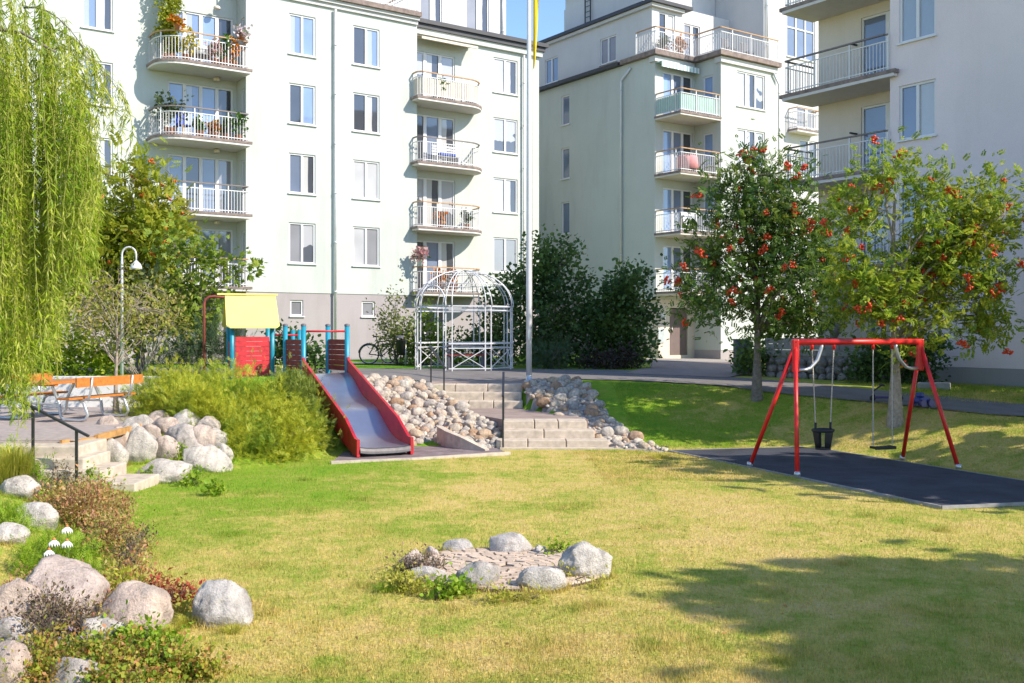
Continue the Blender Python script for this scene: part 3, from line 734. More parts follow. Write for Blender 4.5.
# ------------------------------------------------------------------ ground
def axis(lo, hi, st, far):
    c = list(np.arange(lo, hi+1e-6, st)); d = st; x = hi; r = []
    while x < far: d *= 1.45; x += d; r.append(x)
    d = st; x = lo; l = []
    while x > -far: d *= 1.45; x -= d; l.append(x)
    return l[::-1]+c+r
xs, ys = axis(-16, 18, .25, 420), axis(1, 36, .25, 420)
g = MB(); g.sheet([[(x, y, tz(x, y)) for x in xs] for y in ys]); struct('ground', g, 'lawn')
def ribbon(name, cl, mat, lift=.022, kerb=None, nx=8, sub=.4):
    """surface draped on the ground along a centre line of (x, y, width)"""
    pts = []
    for (x0,y0,w0),(x1,y1,w1) in zip(cl, cl[1:]):
        n = max(1, int(math.hypot(x1-x0,y1-y0)/sub))
        pts += [(x0+(x1-x0)*i/n, y0+(y1-y0)*i/n, w0+(w1-w0)*i/n) for i in range(n)]
    pts.append(cl[-1]); rows = []
    P = [Vector((p[0],p[1])) for p in pts]
    for i, p in enumerate(P):
        d = (P[min(i+3,len(P)-1)]-P[max(i-3,0)]).normalized(); nn = Vector((-d.y, d.x))
        rows.append([(*(p+nn*pts[i][2]*(j/nx-.5)), 0) for j in range(nx+1)])
    rows = [[(x,y,tz(x,y)+lift) for x,y,_ in r] for r in rows]
    m = MB().sheet(rows); m.f = [f[::-1] for f in m.f]; m.f = m.f
    return struct(name, m, mat)
ribbon('asphalt_path', [(-14,31,3.6),(-8,29.6,4.2),(-2,29.1,4.6),(2,29.3,3.8),(4,28.2,3.2),(6,26.3,2.5),(8.0,23.6,2.2),(10.2,21.0,2.0),(12.5,19.6,2.0),(18,17.8,2.0)], 'asphalt', .024)
ribbon('entrance_path', [(4.6,28.6,3.0),(6.2,32,3.6),(7.2,38,4.0),(7.9,43.2,4.5)], 'brick_path', .034)
ribbon('entrance_paving', [(4.2,41.6,3.0),(8.0,44.2,3.8),(10.5,46.6,4.0)], 'gravel', .044)
ribbon('stair_landing_path', [(-.85,26.25,2.6),(-.9,27.0,2.5)], 'brick_path', .046)
ribbon('house_path', [(-14,36.2,1.6),(-4,36.2,1.6),(1,37.6,1.6)], 'gravel', .03)
# play area gravel on the terrace round the playhouse
ribbon('play_gravel', [(-7.2,25.2,2.6),(-3.7,26.2,2.4),(-3.2,26.9,1.2)], 'gravel', .016)

# grass blades: nobody could count them
def blades(name, n, region, hmin, hmax, w, rng, mask):
    P = []
    x, y = region(n, rng); keep = [i for i in range(len(x)) if mask(x[i], y[i])]
    x, y = x[keep], y[keep]; n = len(x)
    z = np.array([tz(a, b_) for a, b_ in zip(x, y)])
    h = hmin + (hmax-hmin)*rng.random(n)**2; az = rng.random(n)*6.283; ln = rng.normal(0,.5,n)*h; ln2 = rng.random(n)*6.283
    ww = w*(.6+.8*rng.random(n)); 
    V = np.zeros((n,3,3))
    V[:,0] = np.stack([x-np.cos(az)*ww, y-np.sin(az)*ww, z-.003], 1)
    V[:,1] = np.stack([x+np.cos(az)*ww, y+np.sin(az)*ww, z-.003], 1)
    V[:,2] = np.stack([x+np.cos(ln2)*ln, y+np.sin(ln2)*ln, z+h], 1)
    o = link(name, raw_mesh(name, V, [(0,1,2)], 'blades')); return o
PAD = [(3.15,20.35),(5.9,13.9),(8.95,14.6),(6.15,21.0)]
def inpoly(x, y, p):
    c = False; n = len(p)
    for i in range(n):
        (x0,y0),(x1,y1) = p[i], p[(i+1)%n]
        if (y0 > y) != (y1 > y) and x < (x1-x0)*(y-y0)/(y1-y0)+x0: c = not c
    return c
SLIDEMAT = [(-3.35,20.35),(-3.3,18.45),(-1.9,18.9),(-.05,19.9),(-.35,20.8),(-1.62,21.35)]
def path_free(x, y):
    if inpoly(x,y,PAD) or inpoly(x,y,SLIDEMAT): return False
    if (x+.05)**2+(y-10.35)**2 < .62: return False
    if y > 20.6 and -3.2 < x < 2.6 and y < 30: return False
    if x < -5.4 and y > 16.9: return False
    if y > interp(T_CREST,x)-.15 and not (y < 18 and x > 10): return False
    return True
def reg_front(n, rng):
    y = 6.3 + 15.5*rng.random(n)**1.7; x = (rng.random(n)-.5)*1.14*y*1.02
    return x, y
o = blades('lawn_grass', 430000, reg_front, .014, .055, .0028, np.random.default_rng(3), path_free)
tag(o, 'short dry and green lawn grass over the foreground', 'grass', kind='stuff')
def reg_slope(n, rng): return 1.5+10.5*rng.random(n), 14+13*rng.random(n)
o = blades('slope_grass', 130000, reg_slope, .02, .06, .005, np.random.default_rng(4), lambda x,y: path_free(x,y) and y > 16.5)
tag(o, 'shaded grass on the slope behind the swing', 'grass', kind='stuff')
def far_mask(x, y): return tz(x,y) > .5 and interp(T_CREST,x)+2.7 < y < 40 and abs(x) < .6*y
def reg_far(n, rng): return 9+6*rng.random(n), 19+9*rng.random(n)
o = blades('verge_grass', 50000, reg_far, .03, .09, .006, np.random.default_rng(5), lambda x,y: interp(T_CREST,x)+2.1 < y and CA*x+SA*y < A3-.05)
tag(o, 'rough shaded grass between the path and the lilac block', 'grass', kind='stuff')

# rubber pad under the swing, mat and kerb under the slide
m = MB().prism(PAD, -.1, .032); struct('swing_pad', m, 'rubber_mat')
m = MB()
for p, q in zip(PAD, PAD[1:]+PAD[:1]): m.bar((*p,.012), (*q,.012), .035, .05)
struct('pad_edging', m, 'concrete_grey')
m = MB().prism(SLIDEMAT, -.1, .03); struct('slide_mat', m, 'mat_purple')
m = MB()
for p, q in ((SLIDEMAT[1],SLIDEMAT[2]),(SLIDEMAT[2],SLIDEMAT[3])): m.bar((*p,.0), (*q,.0), .1, .12)
struct('mat_edging', m, 'concrete')

# ------------------------------------------------------------------ stone stairs (upper and lower flight)
def flight(name, label, steps):
    t = thing(name, label, 'stairs', (steps[0][0], steps[0][2], 0)); o = (steps[0][0], steps[0][2], 0)
    for x0, x1, y0, y1, zt, cuts in steps:
        e = [x0]+[x0+(x1-x0)*c for c in cuts]+[x1]
        for a, b_ in zip(e, e[1:]):
            part('step_block', MB().box(a+.008, y0, zt-.24, b_-.008, y1, zt), 'concrete', t, o, bev=.018)
    return t
ux = lambda u, Y: pa(u, Y)
flight('stone_stairs', 'upper flight of pale block steps below the flagpole, starting from the asphalt path',
   [(ux(430,26.1),ux(523,26.1),26.0,26.6,1.05,(.27,.62)),(ux(436,25.6),ux(522,25.6),25.6,26.05,.87,(.55,)),(ux(445,25.2),ux(523,25.2),25.2,25.65,.68,(.3,.62))])
flight('stone_stairs', 'lower flight of pale block steps ending at the lawn beside the slide mat',
   [(ux(502,21.8),ux(587,21.8),21.8,22.4,.49,(.38,.66)),(ux(502,21.4),ux(595,21.4),21.4,21.85,.325,(.45,)),(ux(496,21.0),ux(609,21.0),21.0,21.45,.16,(.28,.62))])
m = MB().box(ux(500,20.8),20.78,-.1,ux(622,20.8),21.02,.02); struct('stair_footing', m, 'concrete')
m = MB().add([(ux(503,22.3),22.3,.482),(ux(588,22.3),22.3,.482),(ux(548,25.3),25.3,.50),(ux(438,25.3),25.3,.50),
              (ux(503,22.3),22.3,.2),(ux(588,22.3),22.3,.2),(ux(548,25.3),25.3,.2),(ux(438,25.3),25.3,.2)], [(0,1,2,3),(0,4,5,1),(1,5,6,2),(3,7,4,0)])
struct('stair_landing', m, 'brick_path')
def handrail(label, p0, p1, h0, h1, ext=(.15,.15), mid=None, loc=None):
    b0 = Vector(p0); t = thing('handrail', label, 'handrail', b0); m = MB(); q0, q1 = Vector(p0), Vector(p1)
    for nm, q, h in (('post',q0,h0),('post',q1,h1)):
        part(nm, MB().box(q.x-.018,q.y-.018,q.z-.15,q.x+.018,q.y+.018,q.z+h), 'black_steel', t, b0)
    a, b_ = q0+Vector((0,0,h0)), q1+Vector((0,0,h1)); d = (b_-a).normalized()
    part('rail', MB().bar(a-d*ext[0], b_+d*ext[1], .05, .03), 'black_steel', t, b0)
    return t
handrail('black steel handrail left of the upper flight of block steps', (ux(431,26.3),26.3,1.05), (ux(444,25.1),25.1,.55), .95, 1.0, (.12,.12))
handrail('single black handrail post pair at the left edge of the lower flight of block steps', (ux(503.5,22.0),22.0,.49), (ux(503,20.95),20.95,.05), 1.02, 1.05, (.05,.05))
# curved concrete kerb wall closing the cobbled bank beside the slide mat
m = MB(); w = [(gp(441,436),.30),(gp(455,440),.30),(gp(472,447),.26),(gp(489,452),.06)]
ps = [(Vector((-1.52,21.35,0)),.42),(Vector((-1.32,20.95,0)),.36),(Vector((-1.0,20.62,0)),.27),(Vector((-.50,20.3,0)),.06)]
for i, (p, h) in enumerate(ps):
    q = ps[min(i+1,3)][0]-ps[max(i-1,0)][0]; nn = Vector((-q.y,q.x,0)).normalized()*.07
    m.v += [tuple(p-nn+Vector((0,0,-.1))), tuple(p+nn+Vector((0,0,-.1))), tuple(p+nn+Vector((0,0,h))), tuple(p-nn+Vector((0,0,h)))]
for i in range(3):
    for k in range(4): m.f.append((i*4+k, i*4+(k+1)%4, (i+1)*4+(k+1)%4, (i+1)*4+k)); m.sm.append(False)
m.f += [(3,2,1,0),(12,13,14,15)]; m.sm += [False]*2
solo('kerb_wall', m, 'concrete', 'curved low concrete wall holding the cobbles beside the slide mat', 'wall', (-1.4,21,0))

# ------------------------------------------------------------------ stones
from mathutils import noise as mn
def stone_mesh(name, seed, mat, sub=3, rough=.16, flat=.75, facet=.35):
    import bmesh
    bm = bmesh.new(); bmesh.ops.create_icosphere(bm, subdivisions=sub, radius=1)
    o = Vector((seed*3.17, seed*1.31, seed*7.7)); r = random.Random(seed)
    cuts = [(Vector((r.gauss(0,1),r.gauss(0,1),r.gauss(0,.8))).normalized(), r.uniform(.62,.9)) for _ in range(6)]
    ex = (1, r.uniform(.7,.92), flat*r.uniform(.85,1.1))
    for v in bm.verts:
        p = v.co.normalized(); k = 1 + rough*mn.noise(p*1.2+o)*1.5 + rough*.45*mn.noise(p*3.1+o) + rough*.3*mn.noise(p*7+o) + rough*.16*mn.noise(p*15+o)
        q = p*k
        for n, d in cuts:
            e = q.dot(n)-d
            if e > 0: q -= n*e*(facet+.4)
        v.co = Vector((q.x*ex[0], q.y*ex[1], q.z*ex[2]))
    me = bpy.data.meshes.new(name); bm.to_mesh(me); bm.free()
    me.polygons.foreach_set('use_smooth', [True]*len(me.polygons)); me.materials.append(MATS[mat]); return me
FOOT = []
def boulder(u, v, w, h, seed, mat, label, group=None, rot=0, Y=None, dpt=.85, sink=.38, cat='boulder'):
    """rounded boulder whose foot meets the ground at photo point (u, v); w, h in photo pixels"""
    p = gp(u, v) if Y is None else Vector((pa(u,Y), Y, pz(v,Y)))
    s = p.y/F; W, H = w*s/2, h*s
    me = stone_mesh('boulder', seed, mat, 5 if w > 40 else 4)
    bb = np.array([x.co for x in me.vertices]); hx = (bb[:,0].max()-bb[:,0].min())/2; zt = bb[:,2].max(); zb_ = bb[:,2].min()
    sx = W/hx; szz = H*(1+sink)/(zt-zb_)
    FOOT.append((pa(u,p.y+W*dpt*.8), p.y+W*dpt*.8, W, W*dpt)); o = link('boulder', me); o.scale = (sx, sx*dpt, szz); o.rotation_euler = (0,0,rot)
    yb = p.y+W*dpt*.8; o.location = (pa(u,yb), yb, p.z - H*sink - zb_*szz)
    return tag(o, label, cat, group)
# ring of stones on the lawn
G = 'stones of the ring on the lawn'
for u, v, w, h, sd, lb in (
  (427,587,42,18,1,'small flat grey stone at the front left of the stone ring'),
  (479,592,46,27,2,'rounded pinkish grey stone at the front of the ring, left of the widest stone'),
  (543,594,52,23,3,'wide low grey stone at the front right of the ring, beside the paving'),
  (585,581,56,36,4,'largest tall grey stone at the right end of the ring'),
  (540,557,20,11,6,'smallest pinkish stone of the ring, beside the little green sprout'),
  (510,556,44,20,5,'rounded pale stone at the back of the ring, right of its flat neighbour'),
  (459,555,34,13,7,'flat pale stone at the back left of the ring'),
  (432,560,18,12,8,'small stone half hidden by dry stems at the back left of the ring'),
  (412,572,30,20,9,'stone behind withered stems at the left end of the ring')):
    boulder(u,v,w,h,sd,'boulder_grey' if sd in (1,3,4,5,7) else 'boulder',lb,G,rot=sd*.7 if w<30 else 0)
# paving inside the ring: fan of setts
m = MB(); cx, cy = -.05, 10.35; rr = .12
k = 0
while rr < 1.0:
    n = max(5, int(2*math.pi*rr/.15)); off = rnd.random()
    for i in range(n):
        t0, t1 = 2*math.pi*(i+off)/n+.012/rr, 2*math.pi*(i+1+off)/n-.012/rr; zt = .045+rnd.uniform(-.006,.006)
        q = [(cx+r_*math.cos(t)*1.02, cy+r_*math.sin(t)*.86) for r_, t in ((rr-.036,t0),(rr+.036,t0),(rr+.036,t1),(rr-.036,t1))]
        m.prism(q, -.03, zt)
    rr += .08
o = struct('ring_paving', m, 'paver')
m = MB().prism([(cx+1.06*math.cos(t*.3),cy+.92*math.sin(t*.3)) for t in range(21)], -.05, .028); struct('ring_bedding', m, 'soil')
# big boulders holding the picnic terrace
G = 'boulders of the bank beside the picnic terrace'
for u, v, w, h, sd, mt, lb in (
  (163,484,52,20,11,'boulder_grey','long flat grey boulder lying at the foot of the terrace bank'),
  (205,474,44,24,12,'boulder_grey','pale grey boulder at the foot of the terrace bank, beside the bright lawn'),
  (140,464,34,32,13,'boulder_grey','upright grey boulder in the middle of the terrace bank'),
  (114,470,30,26,14,'boulder_grey','blue grey boulder low on the terrace bank beside the steps'),
  (187,457,44,28,15,'boulder','white patched boulder in the middle of the terrace bank'),
  (167,462,26,22,16,'boulder_pink','brown boulder wedged in the middle of the terrace bank'),
  (118,453,28,22,17,'boulder_pink','rounded pinkish boulder on the bank next to the terrace corner'),
  (150,444,22,16,18,'boulder_pink','rounded pink boulder at the top of the terrace bank'),
  (168,437,34,16,19,'boulder_pink','wide flat pinkish boulder at the top of the terrace bank'),
  (186,434,30,20,20,'boulder_grey','pale boulder with a cracked top, highest of the terrace bank'),
  (207,438,24,18,21,'boulder','light grey boulder at the top right of the terrace bank'),
  (202,456,24,26,22,'boulder_pink','beige boulder near the right end of the terrace bank'),
  (222,462,20,16,23,'boulder_grey','small grey boulder at the far right end of the terrace bank'),
  (92,452,26,20,24,'boulder_pink','reddish boulder beside the top of the small garden steps'),
  (131,447,20,20,25,'boulder_grey','small grey boulder between two pinkish ones on the terrace bank'),
  (106,440,26,20,27,'boulder_pink','brownish boulder leaning against the terrace corner'),
  (140,436,30,18,28,'boulder_grey','flat grey boulder at the top of the terrace bank, under the bench'),
  (158,428,26,14,29,'boulder_pink','pale pink boulder in the highest row of the terrace bank'),
  (214,450,26,18,30,'boulder_grey','rounded grey boulder at the right edge of the terrace bank, under the golden shrubs'),
  (218,470,22,14,26,'boulder_grey','low pale boulder by the yellow shrubs at the end of the terrace bank')):
    boulder(u,v,w*1.12,h*1.15,sd,mt,lb,G,rot=rnd.uniform(-.3,.3))
# foreground boulders
for u, v, w, h, sd, mt, lb, rt in (
  (221,630,62,44,133,'boulder_grey','single rounded light grey boulder standing on the lawn beside red leaves',0),
  (62,628,84,64,32,'boulder_pink','largest pinkish boulder under the white coneflowers',0),
  (14,640,60,58,33,'boulder_pink','pink boulder cut by the left edge of the picture, behind thin dark stems',.3),
  (134,642,76,52,34,'boulder_pink','sloping pinkish boulder between the biggest boulder and the lawn',.2),
  (100,650,46,30,35,'boulder_grey','small grey boulder in front of the sloping pink one',0),
  (14,655,48,34,36,'boulder','blue grey boulder low at the left edge among stems',0),
  (8,690,50,44,37,'boulder_pink','pale pink boulder in the bottom left corner',.4),
  (74,694,56,30,38,'boulder','pale boulder at the bottom edge among violet flowers',0),
  (36,531,54,26,39,'boulder_grey','flat pale boulder between fern leaves and reddish plants',0),
  (10,548,40,22,40,'boulder_grey','grey flat boulder at the left edge above the feathery green leaves',0),
  (18,500,40,22,41,'boulder_grey','grey boulder under the grass tuft at the left edge',.2)):
    boulder(u,v,w,h,sd,mt,lb,'boulders of the flower bank in the foreground',rot=rt)

def reg_foot(n, rng):
    i = rng.integers(len(FOOT), size=n); f = np.array(FOOT)[i]; t = rng.random(n)*6.283; r = .80+.32*rng.random(n)
    return f[:,0]+f[:,2]*r*np.cos(t), f[:,1]+f[:,3]*r*np.sin(t)
o = blades('edge_grass', 26000, reg_foot, .03, .11, .003, np.random.default_rng(14), lambda x,y: not inpoly(x,y,SLIDEMAT) and ((x+.05)/.95)**2+((y-10.35)/.82)**2 > 1)
tag(o, 'longer grass left standing round the feet of the boulders', 'grass', kind='stuff')
def reg_clump(n, rng):
    c = np.stack(reg_front(90, rng), 1); i = rng.integers(90, size=n); s = (.05+.14*rng.random(90))[i]
    return c[i,0]+rng.normal(0,1,n)*s, c[i,1]+rng.normal(0,1,n)*s
o = blades('lawn_clumps', 22000, reg_clump, .03, .085, .003, np.random.default_rng(15), path_free)
tag(o, 'longer clumps of grass in the lawn', 'grass', kind='stuff')

# cobbles of the banks on both sides of the stairs
protos = [stone_mesh('cobble', 50+i, 'cobble', 3, .12, .72, .2) for i in range(9)]
def cobble_bank(poly, n, zf, label, group, size, seed, first):
    r = random.Random(seed); got = []; tries = 0
    xs_ = [p[0] for p in poly]; ys_ = [p[1] for p in poly]
    while len(got) < n and tries < 60000:
        tries += 1
        x, y = r.uniform(min(xs_),max(xs_)), r.uniform(min(ys_),max(ys_))
        if not inpoly(x,y,poly): continue
        s = size*r.choice([.7,.85,1,1,1.15,1.4]) * (1 if tries < 20000 else .72)
        if any((x-a)**2+(y-b_)**2 < (.80*(s+c))**2 for a, b_, c in got): continue
        got.append((x,y,s))
    for x, y, s in got:
        o = bpy.data.objects.new('cobble', r.choice(protos)); COL.objects.link(o)
        o.location = (x,y,zf(x,y)+s*.3); o.scale = (s*1.08,s*1.05,s); o.rotation_euler = (r.uniform(-.3,.3),r.uniform(-.3,.3),r.uniform(0,6.28))
        tag(o, label, 'cobble', group)
    return len(got)
LB = [(-3.25,20.7),(-2.3,20.75),(-1.75,21.55),(-1.45,21.1),(-1.05,20.72),(-.55,20.5),(-.28,20.95),(-.28,22.3),(-1.85,25.1),(-2.15,26.1),(-2.5,26.35),(-3.5,25.6),(-3.75,24.4)]
RB = [(.34,26.5),(.32,25.2),(.82,23.9),(1.52,22.4),(1.75,21.8),(2.0,21.0),(2.9,20.2),(3.3,20.35),(2.75,21.3),(2.35,23.2),(2.0,25.2),(1.75,27.0),(.5,27.2)]
def zl(x, y): return max(tz(x,y), .0)
nl = cobble_bank(LB, 212, zl, 'rounded cobble packed into the sloping bank between the red slide and the block steps', 'cobbles of the bank between slide and steps', .134, 5, True)
nr = cobble_bank(RB, 86, zl, 'rounded cobble in the strip running down the right side of the block steps', 'cobbles of the strip right of the steps', .128, 6, False)
print('cobbles', nl, nr)
struct('cobble_bed', MB().sheet([[(x,y,tz(x,y)+(.02 if inpoly(x,y,LB) or inpoly(x,y,RB) else -.06)) for x in np.arange(-3.9,3.5,.12)] for y in np.arange(20.1,27.4,.12)]), 'gravel')
rp = random.Random(77); V = []; base_ = np.array([v.co[:] for v in stone_mesh('pebble', 140, 'cobble', 1).vertices]); T_ = [tuple(p.vertices) for p in stone_mesh('pebble', 140, 'cobble', 1).polygons]
while len(V) < 800:
    x, y = rp.uniform(-3.8,3.3), rp.uniform(20.2,27.2)
    if inpoly(x,y,LB) or inpoly(x,y,RB):
        a = rp.uniform(0,6.28); s_ = rp.uniform(.04,.075); R_m = np.array([(math.cos(a),-math.sin(a),0),(math.sin(a),math.cos(a),0),(0,0,.8)]); V.append(base_@R_m.T*s_ + np.array((x,y,tz(x,y)+.03)))
o = link('pebbles', raw_mesh('pebbles', np.array(V), T_, 'pebble_mat')); tag(o, 'small pebbles filling the gaps of the cobbled banks', 'pebbles', kind='stuff')

# ------------------------------------------------------------------ slide and playhouse
t0 = Vector((-4.40,23.9,1.42)); sd_ = Vector((.402,-.9155,0)).normalized(); rr_ = Vector((-sd_.y, sd_.x, 0)); rr_ = Vector((.9155,.402,0)).normalized()
SL = thing('slide', 'red sided slide with a wavy steel chute running down from blue posts', 'slide', t0); so = tuple(t0)
prof = [(-.1,0),(.25,-.02),(.7,-.16),(1.3,-.42),(1.8,-.55),(2.2,-.60),(2.6,-.68),(3.1,-.9),(3.6,-1.1),(4.0,-1.19),(4.4,-1.22),(4.85,-1.225),(4.93,-1.26),(4.95,-1.33)]
def smooth_prof(p, k=6):
    out = []
    for i in range(len(p)-1):
        a, b_, c, d = p[max(0,i-1)], p[i], p[i+1], p[min(len(p)-1,i+2)]
        for j in range(k):
            t = j/k
            out.append(tuple(.5*((2*b_[m])+(-a[m]+c[m])*t+(2*a[m]-5*b_[m]+4*c[m]-d[m])*t*t+(-a[m]+3*b_[m]-3*c[m]+d[m])*t**3) for m in (0,1)))
    out.append(p[-1]); return out
sp = smooth_prof(prof); spl = sp[-13:]; sp_all = sp; hw = .50; sp = sp[:-12]
def sp3(d, z, l): return t0 + sd_*d + rr_*l + Vector((0,0,z))
m = MB(); m.sheet([[sp3(d,z + (.03*(abs(l)/hw)**4),l) for l in np.linspace(-hw,hw,9)] for d, z in sp])
m.sheet([[sp3(d,z-.02 + (.03*(abs(l)/hw)**4),l) for l in np.linspace(hw,-hw,9)] for d, z in sp])
part('chute', m, 'steel', SL, so)
m = MB(); m.sheet([[sp3(d,z + (.03*(abs(l)/hw)**4),l) for l in np.linspace(-hw,hw,9)] for d, z in spl]); m.sheet([[sp3(d-.015,z-.012 + (.03*(abs(l)/hw)**4),l) for l in np.linspace(hw,-hw,9)] for d, z in spl]); part('chute_lip', m, 'steel_lip', SL, so)
for sgn in (-1, 1):
    m = MB(); top = []; bot = []
    for d, z in sp_all[:-9]:
        u_ = d/4.95; hgt = .36 + .1*(1-min(1,d/.8))**1 if d < 3.9 else .36-.2*min(1,(d-3.9)/.6)
        lo = -.16 if d < 4.0 else -.16-.03*(d-4)
        zs = -.02-1.06*max(0,d)/4.0 if d < 4.0 else -1.08-.16*min(1,(d-4.0)/.7); tp_ = .36 if d < 4 else .36-.17*min(1,(d-4)/.75)
        top.append((d, zs+tp_+(.06 if d < .1 else 0))); bot.append((d, min(zs-.14, z-.05)))
    l0, l1 = sgn*(hw+.004), sgn*(hw+.062); n = len(top)
    vs = []
    for l in (l0, l1):
        vs += [sp3(d,z,l) for d,z in bot] + [sp3(d,z,l) for d,z in top]
    f = []
    for i in range(n-1):
        f += [(i,i+1,n+i+1,n+i), (2*n+i,3*n+i,3*n+i+1,2*n+i+1), (n+i,n+i+1,3*n+i+1,3*n+i), (i,2*n+i,2*n+i+1,i+1)]
    f += [(0,n,3*n,2*n),(n-1,3*n-1,4*n-1,2*n-1)]
    m.add(vs, f); part('side_panel', m, 'play_red', SL, so)
part('platform', MB().add([sp3(-1.0,-.03,-.5),sp3(-.05,-.03,-.5),sp3(-.05,-.03,.5),sp3(-1.0,-.03,.5),sp3(-1.0,-.1,-.5),sp3(-.05,-.1,-.5),sp3(-.05,-.1,.5),sp3(-1.0,-.1,.5)],[(3,2,1,0),(4,5,6,7),(0,1,5,4),(1,2,6,5),(2,3,7,6),(3,0,4,7)]), 'panel_brown', SL, so)
pdv = Vector((-.62,.785,0))
for d, l, h in ((-.02,-.52,1.12),(-.02,.52,1.12),(-.98,-.52,1.12),(-.98,.52,1.12)):
    p = sp3(-.02, 0, l)+pdv*(-d-.02); po = part('post', MB().tube([p+Vector((0,0,-1.0)),p+Vector((0,0,h))], .058, 14), 'play_teal', SL, so)
    part('post_cap', MB().lathe([(.064,h),(.066,h+.04),(.03,h+.06),(.001,h+.062)], tuple(p), 14), 'slate', po, so)
for l in (-.52,.52):
    m = MB()
    for k in range(6):
        z = .06+.125*k; p, q = sp3(-.02,z+.06,l)+pdv*.90, sp3(-.02,z+.06,l)+pdv*.06; m.bar(p, q, .035, .117)
    part('panel', m, 'panel_brown', SL, so)
part('crossbar', MB().tube([sp3(-.02,1.0,-.5),sp3(-.02,1.0,.5)], .024, 10), 'play_red', SL, so)
# lower entry step posts behind the platform
for l in (293,299.5):
    p = Vector((pa(l,26.0),26.0,1.5)); part('post', MB().tube([p+Vector((0,0,-.4)),p+Vector((0,0,.95))], .055, 12), 'play_teal', SL, so)

PHY = 24.3; pc = Vector((pa(244.5,PHY)+.05, PHY+.35, tz(-6.0,24.5)))
PH = thing('playhouse', 'small playhouse with yellow gable roof, blue posts and red plank walls', 'playhouse', pc, math.radians(21))
hx, hy = .47, .40
pz0 = pz(364,PHY)-pc.z
for x, y in ((-hx,-hy),(hx,-hy),(-hx,hy),(hx,hy)):
    po = part('post', MB().tube([(x,y,-.25),(x,y,1.36)], .056, 14), 'play_teal', PH)
m = MB()
for k in range(8): m.bar((-hx+.07,-hy,.12+.115*k),(hx-.07,-hy,.12+.115*k),.03,.108)
part('wall_panel', m, 'panel_red', PH)
for x in (-hx,hx):
    m = MB()
    for k in range(7): m.bar((x,-hy+.07,.12+.115*k),(x,hy-.07,.12+.115*k),.03,.108)
    part('wall_panel', m, 'panel_red', PH)
part('floor', MB().box(-hx,-hy,.0,hx,hy,.05), 'panel_brown', PH)
part('seat', MB().box(hx+.02,-.3,.22,hx+.5,.1,.27), 'play_yellow', PH)
ez, rz = 1.22, 1.98; ey, ex_ = -.60, .62
for sgn in (-1, 1):
    m = MB(); y0, y1 = sgn*.62, sgn*.02
    vs = [(-ex_+.06,y0,ez),(ex_-.06,y0,ez),(ex_-.0,y0,ez+.1) ,(ex_-.10,y1,rz),(-ex_+.10,y1,rz),(-ex_+.0,y0,ez+.1)]
    vs = [(-ex_+.08,y0,ez),(ex_-.08,y0,ez),(ex_,y0*.93,ez+.05),(ex_-.02,y1,rz),(-ex_+.02,y1,rz),(-ex_,y0*.93,ez+.05)]
    lo = [(x,y-sgn*.012*0,z-.035) for x,y,z in vs]
    n = 6
    m.add(vs+lo, [tuple(range(n)) if sgn < 0 else tuple(reversed(range(n))), tuple(reversed(range(n,2*n))) if sgn < 0 else tuple(range(n,2*n))] + [((i+1)%n,i,n+i,n+(i+1)%n) if sgn < 0 else (i,(i+1)%n,n+(i+1)%n,n+i) for i in range(n)])
    part('roof_panel', m, 'play_yellow', PH)
part('ridge_board', MB().box(-ex_-.16,-.05,rz-.012+.02,ex_+.03,.05,rz+.05), 'play_yellow', PH)
m = MB(); m.add([(-ex_+.16,-.45,ez+.12),(-ex_+.16,.45,ez+.12),(-ex_+.16,0,rz-.08),(-ex_+.19,-.45,ez+.12),(-ex_+.19,.45,ez+.12),(-ex_+.19,0,rz-.08)],[(0,1,2),(5,4,3),(0,3,4,1),(1,4,5,2),(2,5,3,0)]); part('gable', m, 'yellow_dark', PH)
pole = [(-1.08,0,-.3),(-1.08,0,1.76),(-1.05,0,1.88),(-.97,0,1.94),(-.84,0,1.955),(-.35,0,1.92)]
part('climbing_pole', MB().tube(pole, .032, 10), 'panel_brown', PH)
part('crossbar', MB().tube([(hx,-hy,1.02),(hx+.62,-hy+.05,1.02)], .022, 8), 'play_red', PH)

# ------------------------------------------------------------------ swing
Lm, Rm = Vector((4.48,17.38,0)), Vector((7.55,18.30,0)); HB = 2.24
SW = thing('swing_set', 'red metal swing set with two A shaped leg pairs on the dark pad', 'swing set', Lm); wo = tuple(Lm)
bd = (Rm-Lm).normalized(); pn = Vector((-bd.y,bd.x,0))
tl, tr = Lm+bd*.44+Vector((0,0,HB)), Rm-bd*.2+Vector((0,0,HB))
part('top_beam', MB().tube([tl-bd*.02,tr+bd*.02], .052, 14), 'swing_red', SW, wo)
for base, tp, feet in ((Lm,tl,((4.72,16.75),(4.23,18.0))),(Rm,tr,((7.80,17.68),(7.30,18.92)))):
    part('leg_bracket', MB().bar(tp+Vector((0,0,.05)), tp-Vector((0,0,.52)), .10, .115), 'swing_red', SW, wo, bev=.02)
    for fx, fy in feet:
        q = Vector((fx,fy,.03)); d = (q-tp).normalized()
        lg = part('leg', MB().tube([tp+d*.05+Vector((0,0,-.05)), q-d*0], .037, 12), 'swing_red', SW, wo)
        part('foot', MB().lathe([(.001,.075),(.05,.07),(.055,.0),(.001,0)], (fx,fy,.033), 12), 'galvanised', lg, wo)
for e, sg in ((tl,1),(tr,-1)):
    p = e+bd*sg*.52+Vector((0,0,-.05)); q = e+bd*sg*.05+Vector((0,0,-.48))
    part('brace', MB().tube([p, p+Vector((0,0,-.05)), p-bd*sg*.08+Vector((0,0,-.26)), p-bd*sg*.22+Vector((0,0,-.4)), q+bd*sg*.15, q], .03, 10), 'galvanised', SW, wo)
def hang(f, half, zseat, name, label):
    c = Lm.lerp(Rm, f); c.z = zseat
    return c
f1 = .36; f2 = .755
